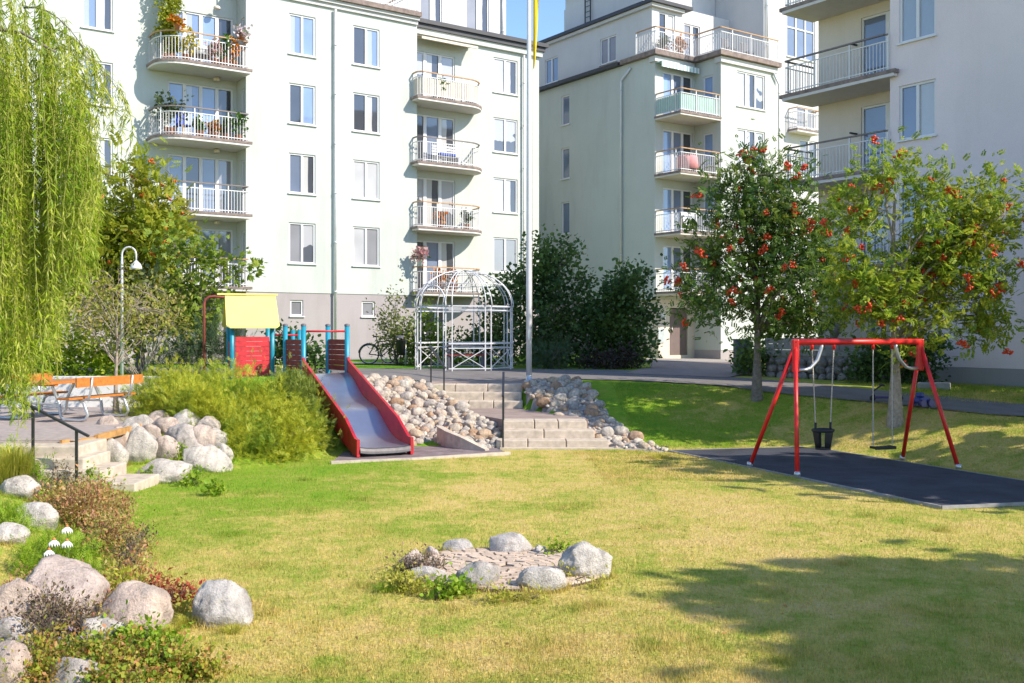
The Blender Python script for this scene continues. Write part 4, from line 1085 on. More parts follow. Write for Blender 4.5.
def swing_seat(label, f, half_top, half_bot, zs, kind):
    c = Lm.lerp(Rm, f); t = thing('swing', label, 'swing', (c.x,c.y,zs)); o = (c.x,c.y,zs)
    for sg in (-1,1):
        a = c+bd*sg*half_top+Vector((0,0,HB-.06)); z_end = zs+(.42 if kind == 'bucket' else .03)
        b_ = c+bd*sg*half_bot+Vector((0,0,z_end))
        part('hanger', MB().tube([a+Vector((0,0,.07)),a-Vector((0,0,.07))], .028, 8), 'swing_red', t, o)
        # chain: alternate links
        m = MB(); n = 62; d = b_-a
        for i in range(n):
            p, q = a+d*(i/n), a+d*((i+1.15)/n); m.bar(p, q, .019 if i % 2 else .011, .011 if i % 2 else .019, up=(bd.x,bd.y,0))
        part('chain', m, 'rope', t, o)
    if kind == 'bucket':
        m = MB(); n = 20; rows = []
        for s_, z, hole in ((.155,.30,0),(.16,.27,0),(.15,.2,0),(.135,.1,0),(.12,.0,0),(.09,-.02,0)):
            rows.append([c+bd*(s_*1.15*math.cos(2*math.pi*i/n))+pn*(s_*math.sin(2*math.pi*i/n))+Vector((0,0,zs+z)) for i in range(n+1)])
        inner = [[c+(p-c-Vector((0,0,p.z-c.z)))*.86+Vector((0,0,p.z)) for p in r] for r in rows]
        full = MB(); k = n+1
        def hole(i, j): return 1 <= j <= 3 and (i % 10 in (4,5) or i % 10 in (0,9))
        for R, fl in ((rows,0),(inner,1)):
            o_ = len(full.v); full.v += [tuple(p) for r in R for p in r]
            for j in range(len(R)-1):
                for i in range(n):
                    if hole((i+2) % n, j): continue
                    q = (o_+j*k+i, o_+j*k+i+1, o_+(j+1)*k+i+1, o_+(j+1)*k+i)
                    full.f.append(q[::-1] if fl == 0 else q); full.sm.append(True)
        full.sheet([rows[0], inner[0]])
        full.tube(rows[0], .028, 8, False); full.prism([(p.x,p.y) for p in rows[4][:-1]], zs-.035, zs)
        part('bucket', full, 'black_rubber', t, o)
        for sg in (-1,1):
            b_ = c+bd*sg*half_bot+Vector((0,0,zs+.44)); q = c+bd*sg*.17+Vector((0,0,zs+.28))
            part('strap', MB().tube([b_,b_+Vector((0,0,-.1)),q], .022, 8), 'black_rubber', t, o)
    else:
        m = MB(); rows = []
        for i in range(13):
            l = -.21+.42*i/12; rows.append([c+bd*l+pn*w+Vector((0,0,zs+.012*(abs(l)/.21)**3)) for w in (-.085,-.04,.04,.085)])
        m.sheet(rows); m.sheet([[p-Vector((0,0,.045)) for p in r[::-1]] for r in rows])
        for e in (0,3): m.sheet([[r[e] for r in rows],[r[e]-Vector((0,0,.045)) for r in rows]] if e else [[r[e]-Vector((0,0,.045)) for r in rows],[r[e] for r in rows]])
        for e in (0,12): m.sheet([rows[e],[p-Vector((0,0,.045)) for p in rows[e]]] if e == 0 else [[p-Vector((0,0,.045)) for p in rows[e]],rows[e]])
        part('board', m, 'black_rubber', t, o)
        part('edge_trim', MB().bar(c-bd*.215+pn*-.088+Vector((0,0,zs-.018)), c+bd*.215+pn*-.088+Vector((0,0,zs-.018)), .02, .05), 'black_rubber', t, o)
swing_seat('black bucket toddler seat hanging on chains from the red swing frame', .309, .22, .15, .40, 'bucket')
swing_seat('black flat board seat hanging on chains from the red swing frame', .69, .2, .2, .375, 'board')
# ------------------------------------------------------------------ flagpole, gazebo, lamp, bin, bicycle
fp = Vector((pa(529,26.9), 26.9, tz(pa(529,26.9),26.9)))
FPO = thing('flagpole', 'tall white flagpole beside the top of the block steps', 'flagpole', fp)
part('pole', MB().lathe([(.001,0),(.075,0),(.075,2.5),(.068,6),(.05,11.2),(.001,11.25)], n=16), 'metal_white', FPO)
part('base', MB().lathe([(.13,-.2),(.13,.06),(.085,.08),(.08,.2),(.076,.21)], n=16), 'galvanised', FPO)
part('cleat', MB().box(-.03,-.12,1.15,.03,-.06,1.4), 'galvanised', FPO)
part('halyard', MB().tube([(.09,-.01,1.25),(.085,-.01,6),(.075,-.01,11)], .006, 5), 'rope', FPO)
part('finial', MB().lathe([(.001,11.45),(.07,11.42),(.09,11.34),(.06,11.26),(.001,11.25)], n=14), 'yellow_dark', FPO)
fl = thing('pennant', 'narrow yellow pennant hanging limp along the white flagpole', 'flag', fp+Vector((.1,0,9.0)))
for mt, z0, z1 in (('flag_yellow',-.62,1.65),('flag_blue',1.65,2.2)):
    m = MB(); rows = []
    for i in range(24):
        t = i/23; z = z0+(z1-z0)*t; wz = .23*(max(0.02,(z+.62))/2.8)**.55+.02
        rows.append([(.012+wz*s_*(.72), .045*math.sin(s_*7+z*1.7)*(.3+s_), z - .05*s_) for s_ in np.linspace(0,1,9)])
    m.sheet(rows); m.sheet([[(p[0],p[1]+.004,p[2]) for p in r[::-1]] for r in rows]); part('cloth', m, mt, fl)

gc = Vector((pa(463.5,31.6), 31.6, tz(-1.5,31.6)+.02)); R_ = 1.58
GZ = thing('garden_pavilion', 'white metal lattice pavilion with dome of bent ribs and arched opening', 'pavilion', gc, math.radians(9))
zb0, zr, ze, zt = 0.0, .80, 1.92, 3.06; NS = 8
cs = [(R_*math.cos(2*math.pi*(i+.5)/NS - math.pi/2), R_*math.sin(2*math.pi*(i+.5)/NS - math.pi/2)) for i in range(NS)]
op = 7                                                   # side left open as entrance: between corner 7 and 0 is the front
def pos(i, f): a, b_ = cs[i % NS], cs[(i+1) % NS]; return (a[0]+(b_[0]-a[0])*f, a[1]+(b_[1]-a[1])*f)
for i in range(NS):
    for f in (-.09, .09):
        x, y = pos(i, f) if f > 0 else pos(i-1, 1+f)
        part('post', MB().box(x-.017,y-.017,-.1,x+.017,y+.017,ze), 'metal_white', GZ)
    x, y = cs[i]
    pts = []
    for k in range(15):
        t = k/14*math.pi/2; r = R_*math.cos(t)*1.0; pts.append((x/R_*max(r,.05), y/R_*max(r,.05), ze+(zt-ze)*math.sin(t)))
    q = Vector((-y,x,0)).normalized()
    m = MB()
    for sg in (-1,1): m.tube([Vector(p)+q*sg*.11*(1-k/15) for k, p in enumerate(pts)], .016, 6)
    for k in (3,6,9): m.bar(Vector(pts[k])+q*.11*(1-k/15), Vector(pts[k])-q*.11*(1-k/15), .02)
    part('roof_rib', m, 'metal_white', GZ)
m = MB()
for i in range(NS):
    for z, w in ((ze,.04),(ze-.12,.03)): m.bar((*cs[i],z),(*cs[(i+1)%NS],z),w)
part('eave_ring', m, 'metal_white', GZ); m = MB()
OPEN = 6
for i in range(NS):
    if i == OPEN: continue
    for z, w in ((zr,.045),(zr-.14,.03),(.05,.035)): m.bar((*cs[i],z),(*cs[(i+1)%NS],z),w)
part('side_rail', m, 'metal_white', GZ)
for i in range(NS):
    if i == OPEN: continue
    m = MB()
    for (f0,f1) in ((.09,.91),):
        a, b_ = pos(i,f0), pos(i,f1)
        m.bar((*a,.06),(*b_,zr-.15),.022); m.bar((*a,zr-.15),(*b_,.06),.020)
    part('lattice_panel', m, 'metal_white', GZ)
m = MB(); a, b_ = Vector((*pos(OPEN,.09),0)), Vector((*pos(OPEN,.91),0)); mid = (a+b_)/2; hw2 = (b_-a)/2
m.tube([mid - hw2*math.cos(math.pi*k/16) + Vector((0,0,ze+.0+.62*math.sin(math.pi*k/16))) for k in range(17)], .024, 6); part('entrance_arch', m, 'metal_white', GZ)
m = MB()
for k, (r, z) in enumerate(((R_*.80,ze+(zt-ze)*.6),(R_*.42,ze+(zt-ze)*.907))):
    m.tube([(r*math.cos(t*2*math.pi/32),r*math.sin(t*2*math.pi/32),z) for t in range(33)], .014, 5, False)
part('dome_ring', m, 'metal_white', GZ)
tb_ = thing('garden_table', 'dark slatted table standing inside the white pavilion', 'table', gc+Vector((.1,.1,0)))
m = MB(); [m.box(-.7,-.36+.18*k,.70,.7,-.21+.18*k,.74) for k in range(4)]; part('table_top', m, 'slate', tb_)
for x in (-.55,.55): part('leg', MB().box(x-.04,-.3,-.03,x+.04,.3,.698), 'slate', tb_)
for y, lb in ((-.72,'red bench on the near side of the table inside the white pavilion'),(.82,'red bench on the far side of the table inside the white pavilion')):
    t = thing('bench', lb, 'bench', gc+Vector((.1,.1+y,0)), 0, 'red benches in the pavilion')
    part('seat', MB().box(-.65,-.15,.41,.65,.15,.45), 'panel_brown', t)
    for x in (-.5,.5): part('leg', MB().box(x-.03,-.12,-.03,x+.03,.12,.408), 'slate', t)
# street lamp
lp = Vector((pa(122,25.0), 25.0, tz(pa(122,25.0),25.0)))
LA = thing('street_lamp', 'white hooked lamp post with small bell shade in front of the bushes', 'street lamp', lp)
hz = pz(247,25.0)-lp.z
pts = [(0,0,-.2),(0,0,hz-.38)] + [(.175-.175*math.cos(math.pi*k/10),0,hz-.19+.19*math.sin(math.pi*k/10)-.0) for k in range(11)] + [(.35,0,hz-.36)]
part('post', MB().tube(pts, [.042]+[.03]+[.021]*(len(pts)-2), 10), 'metal_white', LA)
part('lamp_shade', MB().lathe([(.02,hz-.33),(.05,hz-.36),(.11,hz-.42),(.14,hz-.51),(.145,hz-.55),(.13,hz-.545),(.1,hz-.44),(.001,hz-.4)], (.35,0,0), 18), 'metal_white', LA)
# litter bin
bp = Vector((pa(402,34.6), 34.6, tz(pa(402,34.6),34.6)))
BN = thing('litter_bin', 'black litter bin on a steel post left of the pavilion', 'litter bin', bp)
part('post', MB().tube([(.12,.05,-.2),(.12,.05,.95)], .03, 10), 'galvanised', BN)
part('bucket', MB().lathe([(.001,.36),(.14,.36),(.17,.85),(.18,.86),(.16,.87),(.15,.6),(.001,.5)], (-.04,0,0), 16), 'black_steel', BN)
part('hood', MB().lathe([(.19,.94),(.19,.97),(.1,1.03),(.001,1.04)], (-.04,0,0), 16), 'slate', BN)
# bicycles
def bicycle(label, loc, rz):
    t = thing('bicycle', label, 'bicycle', loc, rz, 'bicycles parked by the house wall'); r = .34
    for x in (-.52,.52):
        w = part('wheel', MB().tube([(x+r*math.cos(a*math.pi/14),0,r+r*math.sin(a*math.pi/14)) for a in range(29)], .02, 6, False), 'black_rubber', t)
        m = MB()
        for a in range(12): m.bar((x,0,r),(x+(r-.02)*math.cos(a*math.pi/6),0,r+(r-.02)*math.sin(a*math.pi/6)),.005)
        m.tube([(x+(r-.025)*math.cos(a*math.pi/14),0,r+(r-.025)*math.sin(a*math.pi/14)) for a in range(29)], .012, 5, False)
        part('spokes', m, 'galvanised', w)
    m = MB(); bb, st, hd, hb = (-.06,0,.28),(-.24,0,.78),(.36,0,.82),(.40,0,.68)
    for a, b_ in ((bb,st),(bb,hb),(st,hd),(bb,(-.52,0,r)),(st,(-.52,0,r)),(hd,hb),(hb,(.52,0,r))): m.tube([a,b_],.018,8)
    part('frame', m, 'black_steel', t)
    part('saddle', MB().box(-.38,-.06,.93,-.16,.06,.98).bar((-.24,0,.78),(-.27,0,.94),.03), 'black_rubber', t, bev=.02)
    part('handlebar', MB().tube([(.36,0,.82),(.33,0,1.0),(.36,.0,1.04)],.014,8).tube([(.22,-.26,1.03),(.36,-.2,1.05),(.38,0,1.05),(.36,.2,1.05),(.22,.26,1.03)],.013,8), 'galvanised', t)
    part('pedals', MB().bar((-.06,-.1,.28),(.08,-.1,.18),.02).bar((-.06,.1,.28),(-.2,.1,.38),.02).box(.03,-.16,.165,.13,-.1,.19).box(-.25,.1,.37,-.15,.16,.395), 'galvanised', t)
    part('mudguard', MB().tube([(-.52+.375*math.cos(a),0,r+.375*math.sin(a)) for a in np.linspace(.4,3.0,12)],.016,6), 'slate', t)
q = Vector((pa(374+10,35.6),35.6,0)); q.z = tz(q.x,q.y)+.03
bicycle('black bicycle standing in front of the lilac house plinth, nearer the slide', q, math.radians(8))
q = Vector((pa(400,36.3),36.3,0)); q.z = tz(q.x,q.y)+.03
bicycle('dark bicycle half hidden by shrubs behind the black litter bin', q, math.radians(-28))

# ------------------------------------------------------------------ picnic terrace
DZ = .66
DP = [(-7.02,20.6),(-7.0,17.0),(-7.2,16.2),(-12,15.9),(-13,24),(-7.3,23.6)]
m = MB().prism(DP, .3, DZ); struct('picnic_terrace', m, 'deck_wood')
m = MB()
for k in range(36):
    y = 16.3+.2*k
    m.box(-12.4,y+.008,DZ+.004,-7.06-(.02*k if y > 20.6 else 0),y+.192,DZ+.022)
struct('terrace_boards', m, 'deck_wood')
m = MB().bar((-6.99,20.7,DZ-.02),(-6.96,16.95,DZ-.02),.06,.11).bar((-6.99,16.95,DZ-.06),(-7.2,16.15,DZ-.02),.05,.11); struct('terrace_edging', m, 'fascia_wood')
t = thing('garden_steps', 'short flight of pale stone steps beside the left handrail', 'stairs', (-7,15.6,0))
for k, (xr, zt, y0) in enumerate(((-6.76,.64,15.75),(-6.56,.48,15.5),(-6.22,.32,15.3),(-5.62,.16,15.1))):
    part('step_block', MB().box(-9.2,y0,zt-.3,xr,y0+(.45 if k else .55)+.6,zt), 'concrete', t, (-7,15.6,0), bev=.02)
h1 = Vector((pa(33,15.35),15.35,.36)); h2 = Vector((pa(76.5,15.2),15.2,.02))
handrail('black steel handrail by the short garden steps under the willow', h1, h2, .92, .93, (.75,.22))
solo('retaining_wall', MB().box(-13,23.25,.3,-8.15,23.5,1.32).box(-13.02,23.2,1.323,-8.12,23.55,1.38), 'white_paint_wall', 'low white painted wall behind the picnic table', 'wall', (-10,23.3,.3))
def picnic(loc, rz, label):
    t = thing('picnic_table', label, 'picnic table', loc, rz)
    m = MB(); [m.box(-.95,-.36+.148*k,.715,.95,-.36+.148*k+.135,.76) for k in range(5)]
    m.box(-.6,-.34,.675,-.52,.34,.713).box(.52,-.34,.675,.6,.34,.713); part('table_top', m, 'wood_orange', t)
    for x in (-.58,.58):
        for sg in (-1,1):
            c = [(x,sg*.30,.70),(x,sg*.26,.66),(x,sg*.42,.36),(x,sg*.46,.10),(x,sg*.54,.035),(x,sg*.9,.03),(x,sg*1.05,.05),(x,sg*1.1,.14),(x,sg*1.0,.36),(x,sg*.90,.425)]
            part('leg', MB().tube(c, .03, 10), 'galvanised', t)
            c = [(x,sg*.66,.415),(x,sg*1.0,.415),(x,sg*1.12,.46),(x,sg*1.17,.6),(x,sg*1.20,.86)]
            part('backrest_support', MB().tube(c, .024, 8), 'galvanised', t)
        part('crossbar', MB().tube([(x,-.44,.33),(x,.44,.33)], .022, 8), 'galvanised', t)
    for sg in (-1,1):
        m = MB(); [m.box(-.95,sg*(.70+.15*k),.44,.95,sg*(.70+.15*k+.135),.478) for k in range(2)]; part('seat', m, 'wood_orange', t)
        m = MB().box(-.95,sg*1.165,.70,.95,sg*1.20-sg*.0,.86) if 0 else MB().box(-.95,sg*1.13,.68,.95,sg*1.165,.86); part('backrest', m, 'wood_orange', t)
    return t
pcx = Vector((-9.0, 20.3, DZ+.022))
picnic(pcx, math.radians(72), 'picnic table with orange wooden boards, backed benches and steel tube legs')

# ------------------------------------------------------------------ right side: rubble wall, pillar, toys, parasol
W0, W1 = Vector((7.35,29.2)), Vector((10.6,27.4))
RW = thing('rubble_wall', 'low wall of grey blocks on top of rubble stones behind the left rowan', 'wall', (9,28.3,1.1)); ro = (9,28.3,1.1)
d = (W1-W0).normalized(); nn = Vector((d.y,-d.x)); L = (W1-W0).length
zw = 1.08
m = MB()
for rw in range(3):
    x = 0; 
    while x < L:
        w = rnd.uniform(.35,.6); p = W0+d*x; q = W0+d*min(L,x+w-.015); z0 = zw+.72+.17*rw
        m.bar((*p,z0), (*q,z0), .3+rnd.uniform(-.02,.02), .158); x += w
part('block_course', m, 'concrete_grey', RW, ro)
m = MB(); m.bar((*(W0-nn*.05),zw+.3),(*(W1-nn*.05),zw+.3),.3,.68); part('core', m, 'concrete_grey', RW, ro)
rub = [stone_mesh('rubble_stone', 90+i, 'rubble', 3, .12, .9, .3) for i in range(5)]
for rw in range(3):
    x = .05
    while x < L-.05:
        s = rnd.uniform(.12,.19); p = W0+d*(x+s)+nn*(.12+.07*(2-rw)); o = link('rubble_stone', rnd.choice(rub), RW)
        o.location = (p.x-ro[0],p.y-ro[1],zw+.05+.21*rw+rnd.uniform(-.02,.02)-ro[2]); o.scale = (s,s,s*.9); o.rotation_euler = (rnd.uniform(0,6),rnd.uniform(0,.5),rnd.uniform(0,6)); x += s*1.75
p = gp(741,374); p = Vector((pa(742,30.5),30.5,tz(7,30.5)))
solo('concrete_pillar', MB().box(-.22,-.22,-.2,.22,.22,1.0).box(-.24,-.24,1.003,.24,.24,1.06).xf(lambda v: v+p), 'slate', 'dark grey concrete pillar at the corner of the entrance path', 'pillar', tuple(p), bev=.015)
q = gp(934,389); solo('concrete_block', MB().box(-.36,-.2,-.1,.36,.2,.15).xf(lambda v: Matrix.Rotation(-.5,3,'Z')@v+q), 'concrete_grey', 'low concrete block in the grass against the lilac block', 'block', tuple(q), bev=.02)
q = gp(887,402); KS = thing('kick_scooter', 'purple toy scooter lying on the path behind the right rowan', 'toy', q+Vector((0,0,.03)), .1)
part('deck', MB().box(-.3,-.07,.05,.3,.07,.10), 'purple_plastic', KS, bev=.02)
part('steering_bar', MB().tube([(-.28,0,.08),(-.33,.0,.2),(-.1,.05,.34)], .02, 8).tube([(-.12,-.12,.34),(-.08,.18,.35)], .02, 8), 'black_steel', KS)
for x in (-.33,.3): part('wheel', MB().tube([(x,-.03,.06),(x,.03,.06)], .06, 12), 'black_rubber', KS)
q = gp(922,408); TT = thing('toy_tractor', 'small blue and red ride-on toy lying at the path edge', 'toy', q+Vector((0,0,.02)), .5)
part('body', MB().box(-.16,-.09,.08,.16,.09,.2).box(-.12,-.08,.2,.0,.08,.3), 'blue_plastic', TT, bev=.03)
for x in (-.12,.12):
    for y in (-.12,.12): part('wheel', MB().tube([(x,y-.03,.08),(x,y+.03,.08)], .08, 12), 'purple_plastic', TT)
pq = world(25.0,19.3,0); pq.z = 1.2
PS = thing('parasol', 'folded grey parasol leaning on the terrace behind the rowans', 'parasol', pq, ANG)
part('pole', MB().tube([(0,0,0),(.1,-.7,2.7)], .025, 8), 'galvanised', PS)
part('canopy', MB().tube([(.03,-.2,.8),(.06,-.4,1.5),(.09,-.62,2.35),(.1,-.69,2.65)], [.05,.22,.14,.03], 10), 'grey_fabric', PS)

# ------------------------------------------------------------------ things on the balconies
def pot_plant(a, b_, z, h, leaf, label, potmat='terracotta', ps=.16, group=None, n=26, tm=None, spread=.8, seed=0, size=.11):
    w = world(a, b_, z); t = thing('potted_plant', label, 'plant', w, 0, group); rg = np.random.default_rng(seed+int(a*10)+int(z*7))
    part('pot', MB().lathe([(.001,0),(ps*.72,0),(ps,ps*1.5),(ps*1.08,ps*1.55),(ps*.9,ps*1.55),(ps*.85,ps*1.3),(.001,ps*1.3)], n=14), potmat, t)
    cloud('foliage', [(0,0,ps*1.5+h*.5,h*.5*spread,h*.5*spread,h*.5)], n, 9, size, tm or broadleaf(), leaf, rg, .07, .3, parent=t)
    return t
for nm, cols in (('leaf_plain', [(.05,.13,.02),(.08,.18,.03),(.12,.22,.04)]), ('leaf_orange', [(.6,.14,.02),(.65,.24,.02),(.12,.2,.03)]), ('leaf_yellow', [(.65,.45,.02),(.7,.55,.05),(.12,.22,.03)]),
                 ('leaf_pink', [(.6,.25,.3),(.7,.45,.45),(.1,.18,.03)]), ('leaf_olive', [(.05,.08,.035),(.08,.12,.05),(.11,.15,.07)]), ('leaf_vine', [(.28,.32,.02),(.4,.4,.03),(.2,.28,.02),(.5,.47,.05)]), ('leaf_white', [(.7,.66,.66),(.7,.5,.55),(.1,.2,.04)])):
    leafmat(nm, cols)
def bl(u, z, depth=.45): bb = fb+depth; return on_b(u, bb), bb
a, b_ = bl(170,0,.85); w = world(a,b_,12.37)
V_ = thing('climbing_plant', 'yellow green climbing plant hanging at the left end of the top left balcony', 'plant', w)
part('planter', MB().box(-.22,-.2,0,.22,.2,.32), 'terracotta', V_)
cloud('foliage', [(0,0,2.1,.38,.3,.7),(-.1,0,1.2,.38,.28,.8),(.0,0,.7,.3,.25,.5),(0.0,0,3.0,.34,.25,.5)], 150, 22, .1, broadleaf(), 'leaf_vine', np.random.default_rng(3), .1, .3, parent=V_, droop=.4)
pots = [(175,.95,.22,'leaf_orange','orange flowers in a box on the railing of the top left balcony'),(186,.45,.6,'leaf_yellow','yellow flowers in a pot on the top left balcony, left of the draped table'),
 (215,.3,.5,'leaf_pink','pink flowers in a pot on the top left balcony beside the draped table'),(223,.2,.7,'leaf_plain','green plant between flowers on the top left balcony'),(240,1.1,.24,'leaf_white','white and pink flowers on the right end of the top left balcony railing'),(233,.1,.8,'leaf_orange','tall orange flowers in the right part of the top left balcony')]
for i, (u, dz, h, lf, lb) in enumerate(pots):
    a, b_ = bl(u,0,.32); z = 12.37+(0 if dz < .9 else 0)
    if dz >= .9: pot_plant(a, fb+.06, 12.37+1.07, h, lf, lb, ps=.11, seed=i, spread=1.5)
    else: pot_plant(a, b_, z, h+dz, lf, lb, seed=i, group='flower pots on the top left balcony', spread=.7)
a, b_ = bl(200,0,.8); w = world(a,b_,12.37); T_ = thing('balcony_table', 'small table under a white cloth on the top left balcony', 'table', w, ANG)
part('table_top', MB().lathe([(.001,.74),(.4,.74),(.41,.72),(.43,.4),(.40,.4),(.38,.7),(.001,.71)], n=18), 'white_cloth', T_); part('leg', MB().lathe([(.2,0),(.2,.03),(.03,.05),(.03,.7)], n=10), 'metal_white', T_)
a, b_ = bl(170,0,.85); pot_plant(a, b_, 9.61, 1.5, 'leaf_olive', 'olive tree in a pot at the left end of the second left balcony', ps=.22, n=60, seed=9)
a, b_ = bl(184,0,.6); w = world(a,b_,9.61); T_ = thing('folding_chair', 'chair with blue cloth on the second left balcony', 'chair', w, ANG+.4)
part('seat', MB().box(-.22,-.2,.42,.22,.2,.46), 'blue_cloth', T_); part('backrest', MB().box(-.22,.2,.46,.22,.23,.95), 'blue_cloth', T_)
for x in (-.2,.2):
    for y in (-.18,.18): part('leg', MB().box(x-.015,y-.015,0,x+.015,y+.015,.42), 'handrail_wood', T_)
for i, (u, h, lf, lb) in enumerate(((200,.5,'leaf_plain','green plant in a clay pot in the middle of the second left balcony'),(214,.45,'leaf_orange','orange potted flowers in the right half of the second left balcony'),(226,.6,'leaf_plain','bushy potted plant at the right half of the second left balcony'),(238,.9,'leaf_plain','tallest potted plant at the right end of the second left balcony'))):
    a, b_ = bl(u,0,.35); pot_plant(a, b_, 9.61, h, lf, lb, seed=20+i, group='potted plants on the second left balcony')
a, b_ = bl(420,0,.06); pot_plant(a, fb+.06, 4.09+1.07, .55, 'leaf_pink', 'pink flowers in a white pot on the railing above the pavilion', 'white_cloth', .13, spread=1.3, seed=31)
for i, (u, lb) in enumerate(((440,'orange planter left of the other on the balcony above the pavilion'),(452,'orange planter right of the other on the balcony above the pavilion'))):
    a, b_ = bl(u,0,.35); pot_plant(a, b_, 4.09, .55, 'leaf_orange', lb, 'terracotta', .26, group='orange planters above the pavilion', seed=33+i)
a, b_ = bl(446,0,.75); w = world(a,b_,9.61); T_ = thing('garden_bench', 'white bench with a blue striped cushion on the third right hand balcony', 'bench', w, ANG)
m = MB(); [m.box(-.6,-.2+.1*k,.40,.6,-.12+.1*k,.43) for k in range(4)]; part('seat', m, 'metal_white', T_); m = MB(); [m.box(-.6,.2,.5+.12*k,.6,.23,.58+.12*k) for k in range(4)]; part('backrest', m, 'metal_white', T_)
for x in (-.55,.55): part('leg', MB().box(x-.03,-.2,0,x+.03,.23,.398), 'metal_white', T_)
solo('cushion', MB().box(-.4,-.2,0,.4,.14,.14).xf(lambda v: Matrix.Rotation(ANG,3,'Z')@v+w+Vector((0,0,.435))), 'blue_cloth', 'blue cushion lying on the white balcony bench', 'cushion', tuple(w+Vector((0,0,.435))), bev=.04)
for i, (u, z, h, lf, lb) in enumerate(((440,12.37,.7,'leaf_plain','green plant behind the cream screen of the top right hand balcony'),(440,6.85,.5,'leaf_orange','reddish potted plant on the balcony two floors above the pavilion'),(466,6.85,.6,'leaf_olive','dark potted plant at the right of the balcony two floors above the pavilion'))):
    a, b_ = bl(u,0,.35); pot_plant(a, b_, z, h, lf, lb, seed=40+i)
w = world(A2+.9,D2+.5,9.72); T_ = thing('draped_table', 'table under a pink cloth on the middle block balcony, under the mint screened one', 'table', w, ANG)
part('cloth', MB().lathe([(.001,.8),(.45,.79),(.5,.7),(.55,.15),(.5,.15),(.45,.66),(.001,.72)], n=16), 'pink_cloth', T_); part('leg', MB().lathe([(.2,0),(.03,.05),(.03,.7)], n=10), 'metal_white', T_)
w = world(A2+.9,D2+.5,6.97); T_ = thing('laundry_rack', 'white laundry hung over a rack on the middle block balcony, left side', 'laundry rack', w, ANG)
part('rack', MB().tube([(-.5,0,0),(-.5,0,.9),(.5,0,.9),(.5,0,0)], .015, 6), 'galvanised', T_); part('laundry', MB().add([(-.4,-.25,.3),(.4,-.2,.35),(.4,0,.92),(-.4,0,.92),(.4,.22,.4),(-.4,.22,.3)], [(0,1,2,3),(3,2,4,5)]), 'white_cloth', T_)
for i, (da, lb) in enumerate(((.9,'potted shrub on the roof terrace, left of the terrace doors'),(1.9,'flowering pot on the roof terrace between the doors'))):
    pot_plant(A2+da, B2+.3, 15.52, .7, 'leaf_orange' if i else 'leaf_olive', lb, ps=.2, seed=50+i, group='pots on the roof terrace')
def chair(a, b_, z, label):
    T_ = thing('garden_chair', label, 'chair', world(a,b_,z), ANG, 'dark chairs on the roof terrace')
    part('seat', MB().box(-.25,-.25,.42,.25,.25,.46), 'slate', T_); m = MB(); [m.box(-.25+.1*k,.23,.46,-.18+.1*k,.26,.95) for k in range(5)]; m.box(-.25,.225,.95,.25,.265,1.0); part('backrest', m, 'slate', T_)
    for x in (-.22,.22):
        for y in (-.22,.22): part('leg', MB().box(x-.02,y-.02,0,x+.02,y+.02,.418), 'slate', T_)
chair(C2+1.2, D2+.6, 15.52, 'dark garden chair on the roof terrace, the left one of two'); chair(C2+2.5, D2+.6, 15.52, 'dark garden chair on the roof terrace, the right one of two')
# ------------------------------------------------------------------ vegetation
leafmat('rowan_leaf', [(.055,.13,.03),(.085,.18,.035),(.13,.23,.04),(.20,.28,.045)], .42, [(.09,.15,.03),(.17,.24,.03),(.25,.27,.04)], .5)
leafmat('rowan_leaf_sunny', [(.11,.22,.03),(.20,.33,.035),(.32,.43,.04),(.48,.51,.05)], .5, [(.22,.34,.03),(.38,.45,.04),(.58,.53,.06)], .9)  # brighter, yellower rowan palette; sunlight is put into the leaf colour
leafmat('willow_leaf', [(.25,.37,.02),(.39,.49,.03),(.52,.58,.06),(.66,.66,.2)], .5, [(.20,.33,.02),(.33,.45,.03)], .9)
leafmat('yellow_leaf', [(.22,.31,.025),(.34,.41,.03),(.48,.48,.04)], .5, [(.44,.34,.04),(.30,.38,.03)], .7)
leafmat('mid_leaf', [(.14,.23,.03),(.23,.33,.04),(.35,.42,.05)], .45)
leafmat('hedge_leaf', [(.24,.34,.02),(.36,.45,.03),(.48,.52,.05)], .5)
leafmat('dark_leaf', [(.035,.085,.026),(.06,.13,.036),(.11,.19,.045)], .34, [(.09,.17,.036),(.15,.23,.05)], .7)
leafmat('pale_shrub', [(.12,.15,.05),(.19,.22,.07),(.27,.27,.1)], .35)
leafmat('brown_leaf', [(.28,.30,.05),(.40,.42,.06),(.42,.30,.12),(.30,.38,.04)], .42)
leafmat('purple_leaf', [(.045,.03,.028),(.07,.045,.035),(.05,.05,.03)], .2)
leafmat('juniper_gold', [(.28,.36,.03),(.43,.47,.035),(.60,.54,.04),(.34,.42,.035)], .42, [(.14,.24,.025),(.24,.34,.03),(.34,.42,.035)], 1.3)
leafmat('juniper_mix', [(.12,.18,.03),(.2,.27,.035),(.30,.34,.04),(.16,.2,.05)], .3)
leafmat('juniper_blue', [(.035,.075,.035),(.06,.11,.05),(.1,.15,.06)], .2)
leafmat('red_plant', [(.62,.20,.12),(.64,.34,.13),(.46,.38,.09),(.34,.36,.06),(.70,.44,.28)], .42, [(.34,.17,.11),(.58,.30,.17),(.32,.36,.06)], 2.5)
leafmat('red_leaf', [(.4,.05,.04),(.45,.12,.06),(.28,.14,.05)], .35)
leafmat('geranium', [(.16,.28,.025),(.26,.38,.03),(.44,.40,.05),(.56,.20,.08)], .42, [(.56,.16,.09),(.50,.36,.05),(.30,.32,.04),(.58,.28,.15)], 4.)
leafmat('fern', [(.16,.3,.015),(.26,.4,.02),(.36,.44,.04)], .4)
leafmat('stem_dark', [(.08,.045,.04),(.16,.09,.06),(.22,.2,.06),(.12,.07,.05)], .2)
leafmat('violet', [(.40,.27,.42),(.5,.38,.5),(.12,.16,.05)], .3)
